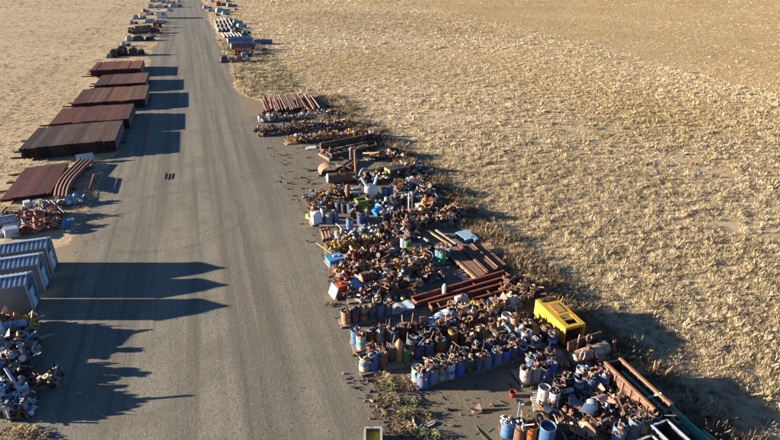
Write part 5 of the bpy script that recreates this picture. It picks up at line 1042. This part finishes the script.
assembly('site_cabin', 'small white cabin beside the far road', 'cabin', [('wall', b_, M_CLEAN, (.62, .62, .6)), ('roof', t_, M_CLEAN, (.66, .66, .64)), ('window', w_, M_PLAST, (.03, .04, .05)), ('door', d_, M_CLEAN, (.4, .42, .44)), ('base_rail', s_, M_RUST, RU[5])])
# dark beams with a red end, dark machinery
for i in range(9):
    a = P(128 + R.uniform(0, 8), 28.5 + i * .9, .3); b = P(150 + R.uniform(0, 8), 27 + i * .9, .3); a.z = b.z = .35 + .5 * (i % 3)
    beam('steel_beam', 'dark brown beam in the tangled pile before the white cabin', a, b, .5, .5, R.choice([(.05, .035, .03), (.08, .045, .035), (.04, .03, .03)]), group='beams in the tangled pile', flange=(i % 2 == 0))
p = P(157.5, 27.5); skid('red machine at the road end of the tangled beams', (p.x, p.y, .01), .1, 3.5, 2.4, 2.0, (.34, .05, .03), RU[0])
p = P(150, 33); skid('dark brown machine in front of the tangled beams', (p.x, p.y, .01), .1, 7, 3, 2.0, (.05, .035, .03), RU[5])
p = P(132, 41); skid('blue-grey machine in the grass below the tangled beams', (p.x, p.y, .01), .2, 3.5, 2.6, 1.5, (.3, .4, .48), (.2, .3, .38)); p = P(144, 40.5); skid('long black machine below the tangled beams', (p.x, p.y, .01), .1, 6.5, 2.4, 1.4, (.03, .03, .035), (.03, .03, .035))
for (px, py, L, H, c, l) in ((119, 56, 4.2, 1.6, BK, 'black machine wreck at the grass end behind the last stack'), (128, 55, 5.0, 2.3, (.03, .035, .04), 'tall black machine wreck behind the last stack'), (138, 54.5, 3.6, 1.7, (.05, .07, .09), 'slate-black machine wreck at the road end behind the last stack'), (112, 57.5, 2.6, .8, (.2, .26, .3), 'low grey machine part in the grass behind the last stack')):
    p = P(px, py); skid(l, (p.x, p.y, .01), R.uniform(-.2, .3), L, 2.2, H, c, BK, name='machine_wreck', cat='wreck')
# long pale pipes
for i in range(5):
    for j in range(3):
        x = 6.9 + i * 1.35 + j * .25; y = 194 + j * 15.5 + i * .8
        solid('long_pipe', 'pale pipe lying in the %s lane from the road of the far white pipes' % ORD[i], 'long pipe', MB().tube((x, y, .45), (x - .1, y + 13.5, .45), .34, .28, 9), M_CLEAN, R.choice([(.4, .38, .35), (.3, .27, .24), (.2, .18, .17)]), 'far white pipes, %s lane' % ORD[i])
for i in range(6):
    x = 7.8 + i * 1.0; solid('long_pipe', 'pale pipe in the short rack of six behind the blue tanks', 'long pipe', MB().tube((x, 176.5, .4), (x - .3, 188, .4), .3, .25, 9), M_CLEAN, R.choice([(.55, .52, .47), (.42, .38, .33)]), 'short rack of six pale pipes')
tank('blue_tank', 'long light blue tank lying crossways beside the far road', (7.9, 161.8, 1.0), (14.2, 161.6, 1.0), .95, (.10, .24, .38), (.10, .24, .38), (.07, .17, .28), True, 3)
tank('blue_tank', 'thinner blue tank lying in line past the long light blue one', (15.0, 161.3, .65), (19.6, 161, .65), .6, (.09, .21, .34), (.09, .21, .34), (.06, .15, .25), True, 2)
tank('purple_tank', 'purple-grey tank lying crossways beside the blue tanks', (8.0, 150.3, 1.1), (13.8, 149.8, 1.1), .9, (.18, .13, .17), (.2, .14, .18), (.12, .08, .1), True, 3)
rp = MB(); 
for x in (8.3, 12.2): rp.box((x, 141.5, .7), (.5, 1.2, 1.3))
rb = MB().bar((8.2, 141.5, 1.5), (12.4, 141.4, 1.5), .7, .25).bar((8.4, 142.6, .9), (12.2, 142.5, .9), .5, .3)
assembly('red_gantry', 'dark red frame with two red uprights below the purple tank', 'frame', [('upright', rp, M_PAINT, (.26, .03, .03)), ('crossbar', rb, M_RUST, (.07, .05, .06))])
for i in range(9): SCRAP.add(R.choice(LOOSE_A), (R.uniform(8.5, 12), R.uniform(140.5, 143.5), R.uniform(.2, .9)), rot(.6), R.uniform(1.5, 2.5), R.choice(RU))

# ================================================================ WEEDS, CLODS
def leaf_mat():
    m, ns, ls = nodes_of('weed_leaves'); b = ns['Principled BSDF']; oi = ns.new('ShaderNodeObjectInfo'); g = ns.new('ShaderNodeNewGeometry')
    c = mixc(ns, ls, 1.0, oi.outputs['Color'], ramp(ns, ls, g.outputs['Random Per Island'], [(0, (.6, .6, .55)), (1, (1.4, 1.3, 1.2))]), 'MULTIPLY')
    ls.new(c, b.inputs['Base Color']); b.inputs['Roughness'].default_value = .8; return m
M_LEAF = leaf_mat()
def weed(px, py, r, h, col, label):
    p = P(px, py); m = MB(); st = MB(); n = int(150 * r / .4)
    for i in range(7):
        a = R.uniform(0, 6.28); st.cyl((p.x, p.y, 0), (p.x + r * .6 * math.cos(a), p.y + r * .6 * math.sin(a), h * R.uniform(.5, .9)), .012, 4, .005)
    for i in range(n):
        a = R.uniform(0, 6.28); q = r * math.sqrt(R.random()); z = h * (1 - (q / r) ** 2 * .6) * R.uniform(.15, 1.05); c = Vector((p.x + q * math.cos(a), p.y + q * math.sin(a), z)); d = Vector((math.cos(a) + R.gauss(0, .5), math.sin(a) + R.gauss(0, .5), R.uniform(-.1, 1))).normalized(); L = R.uniform(.05, .13); s = d.cross(Vector((0, 0, 1)))
        if s.length < .01: continue
        s = s.normalized() * L * .35; m._add([c - d * L * .5, c + s, c + d * L * .6, c - s], [(0, 1, 2, 3)])
    assembly('weed_bush', label, 'weed', [('stem', st, M_WOOD, (.16, .11, .06)), ('foliage', m, M_LEAF, col)], 'weeds at the road edge')
G1, G2, T1, T2 = (.10, .135, .04), (.15, .165, .06), (.24, .18, .10), (.19, .12, .07)
for px, py, r, h, c, l in ((382, 381, .5, .55, T1, 'tan weed bush in front of the cream drum'), (387, 391, .5, .6, G2, 'green weed bush in the middle of the weeds'), (380, 388, .35, .4, T2, 'brown weed bush roadward of the green one'), (400, 384, .5, .4, T2, 'brown weed bush towards the front drum row'), (407, 391, .4, .35, T2, 'brownish low weed bush near the front drum row'), (394, 403, .35, .4, T1, 'pale weed bush below the green one'), (401, 415, .45, .5, G2, 'green weed bush roadward of the white hose'), (395, 417, .3, .35, T1, 'straw-coloured weed bush beside the lower green one'), (411, 404, .35, .35, (.2, .19, .08), 'yellowish weed bush above the white hose'), (411, 415, .3, .3, T1, 'straw weed bush touching the white hose'), (425, 417, .35, .3, (.22, .17, .08), 'dry weed bush beside the hose loop'), (384, 402, .4, .3, T2, 'dark brown weed bush in the gravel'), (380, 415, .35, .3, T2, 'small dark brown weed bush by the yellow-lined bin'), (405, 430, .55, .35, T1, 'broad straw weed bush below the white hoses'), (394, 432, .45, .35, T2, 'brown weed bush behind the yellow-lined bin'), (420, 436, .4, .4, G2, 'green weed bush at the picture edge'), (433, 437, .35, .35, (.2, .2, .07), 'olive weed bush at the picture edge'),
                            (12, 436, .6, .35, (.3, .21, .08), 'yellow dry bush in the corner by the valve heaps'), (26, 434, .5, .3, (.33, .24, .1), 'golden dry bush in the corner by the valve heaps'), (40, 439, .4, .25, T2, 'brown dry bush in the corner by the valve heaps'), (268, 104, .5, .5, (.34, .26, .13), 'straw bush at the road end of the short pipe bundles'), (330, 305, .3, .2, T2, 'brown low weed at the orange engine'), (332, 283, .3, .2, T2, 'brown low weed beside the pink and yellow row')):
    weed(px, py, r, h, c, l)
cl = MB()
def clods(x0, y0, x1, y1, n, s, w):
    for i in range(n):
        t = R.random(); p = P(x0 + (x1 - x0) * t + R.gauss(0, w), y0 + (y1 - y0) * t + R.gauss(0, w * .6)); q = s * R.uniform(.4, 1.2); rr = Euler((R.uniform(0, 3), R.uniform(0, 3), R.uniform(0, 3))).to_matrix()
        cl.box((p.x, p.y, q * .12), (q, q * R.uniform(.6, 1), q * .35), rr, R.uniform(.5, .9))
clods(318, 225, 345, 330, 90, .13, 4); clods(300, 165, 320, 225, 50, .12, 5); clods(352, 375, 372, 415, 40, .14, 6); clods(380, 385, 400, 438, 130, .12, 9); clods(400, 390, 430, 430, 60, .1, 8); clods(430, 400, 520, 420, 60, .09, 14); clods(110, 150, 75, 200, 70, .14, 4); clods(250, 110, 300, 210, 70, .12, 4); clods(95, 260, 40, 430, 60, .07, 25); clods(200, 330, 290, 430, 120, .05, 36); clods(640, 300, 560, 280, 10, .1, 5)
tag(solid('dirt_clods', 'dark clods and small stones strewn along the gravel edges', None, cl, M_RUST, (.10, .085, .068), None, 'stuff', False))
for i in range(450):
    y = 15.5 + 62 * R.random() ** 1.3; x = R.uniform(5.8, 18.6)
    SCRAP.add(R.choice(LOOSE_A if R.random() > .2 else LONG_A[:3] + LONG_A[4:]), (x, y, .05), Euler((R.gauss(0, .15), R.gauss(0, .15), R.uniform(0, 6.28))), R.uniform(.25, .7), R.choice(RU + [BK, BK, BK, RU[5], RU[2], GR]))
SCRAP.build('loose_scrap', 'small fittings and offcuts filling the drums and pallets')
print('fittings', FIT_N, 'drums', len(DRUMS), 'pallets', len(PALLETS), 'objs', len(bpy.data.objects))
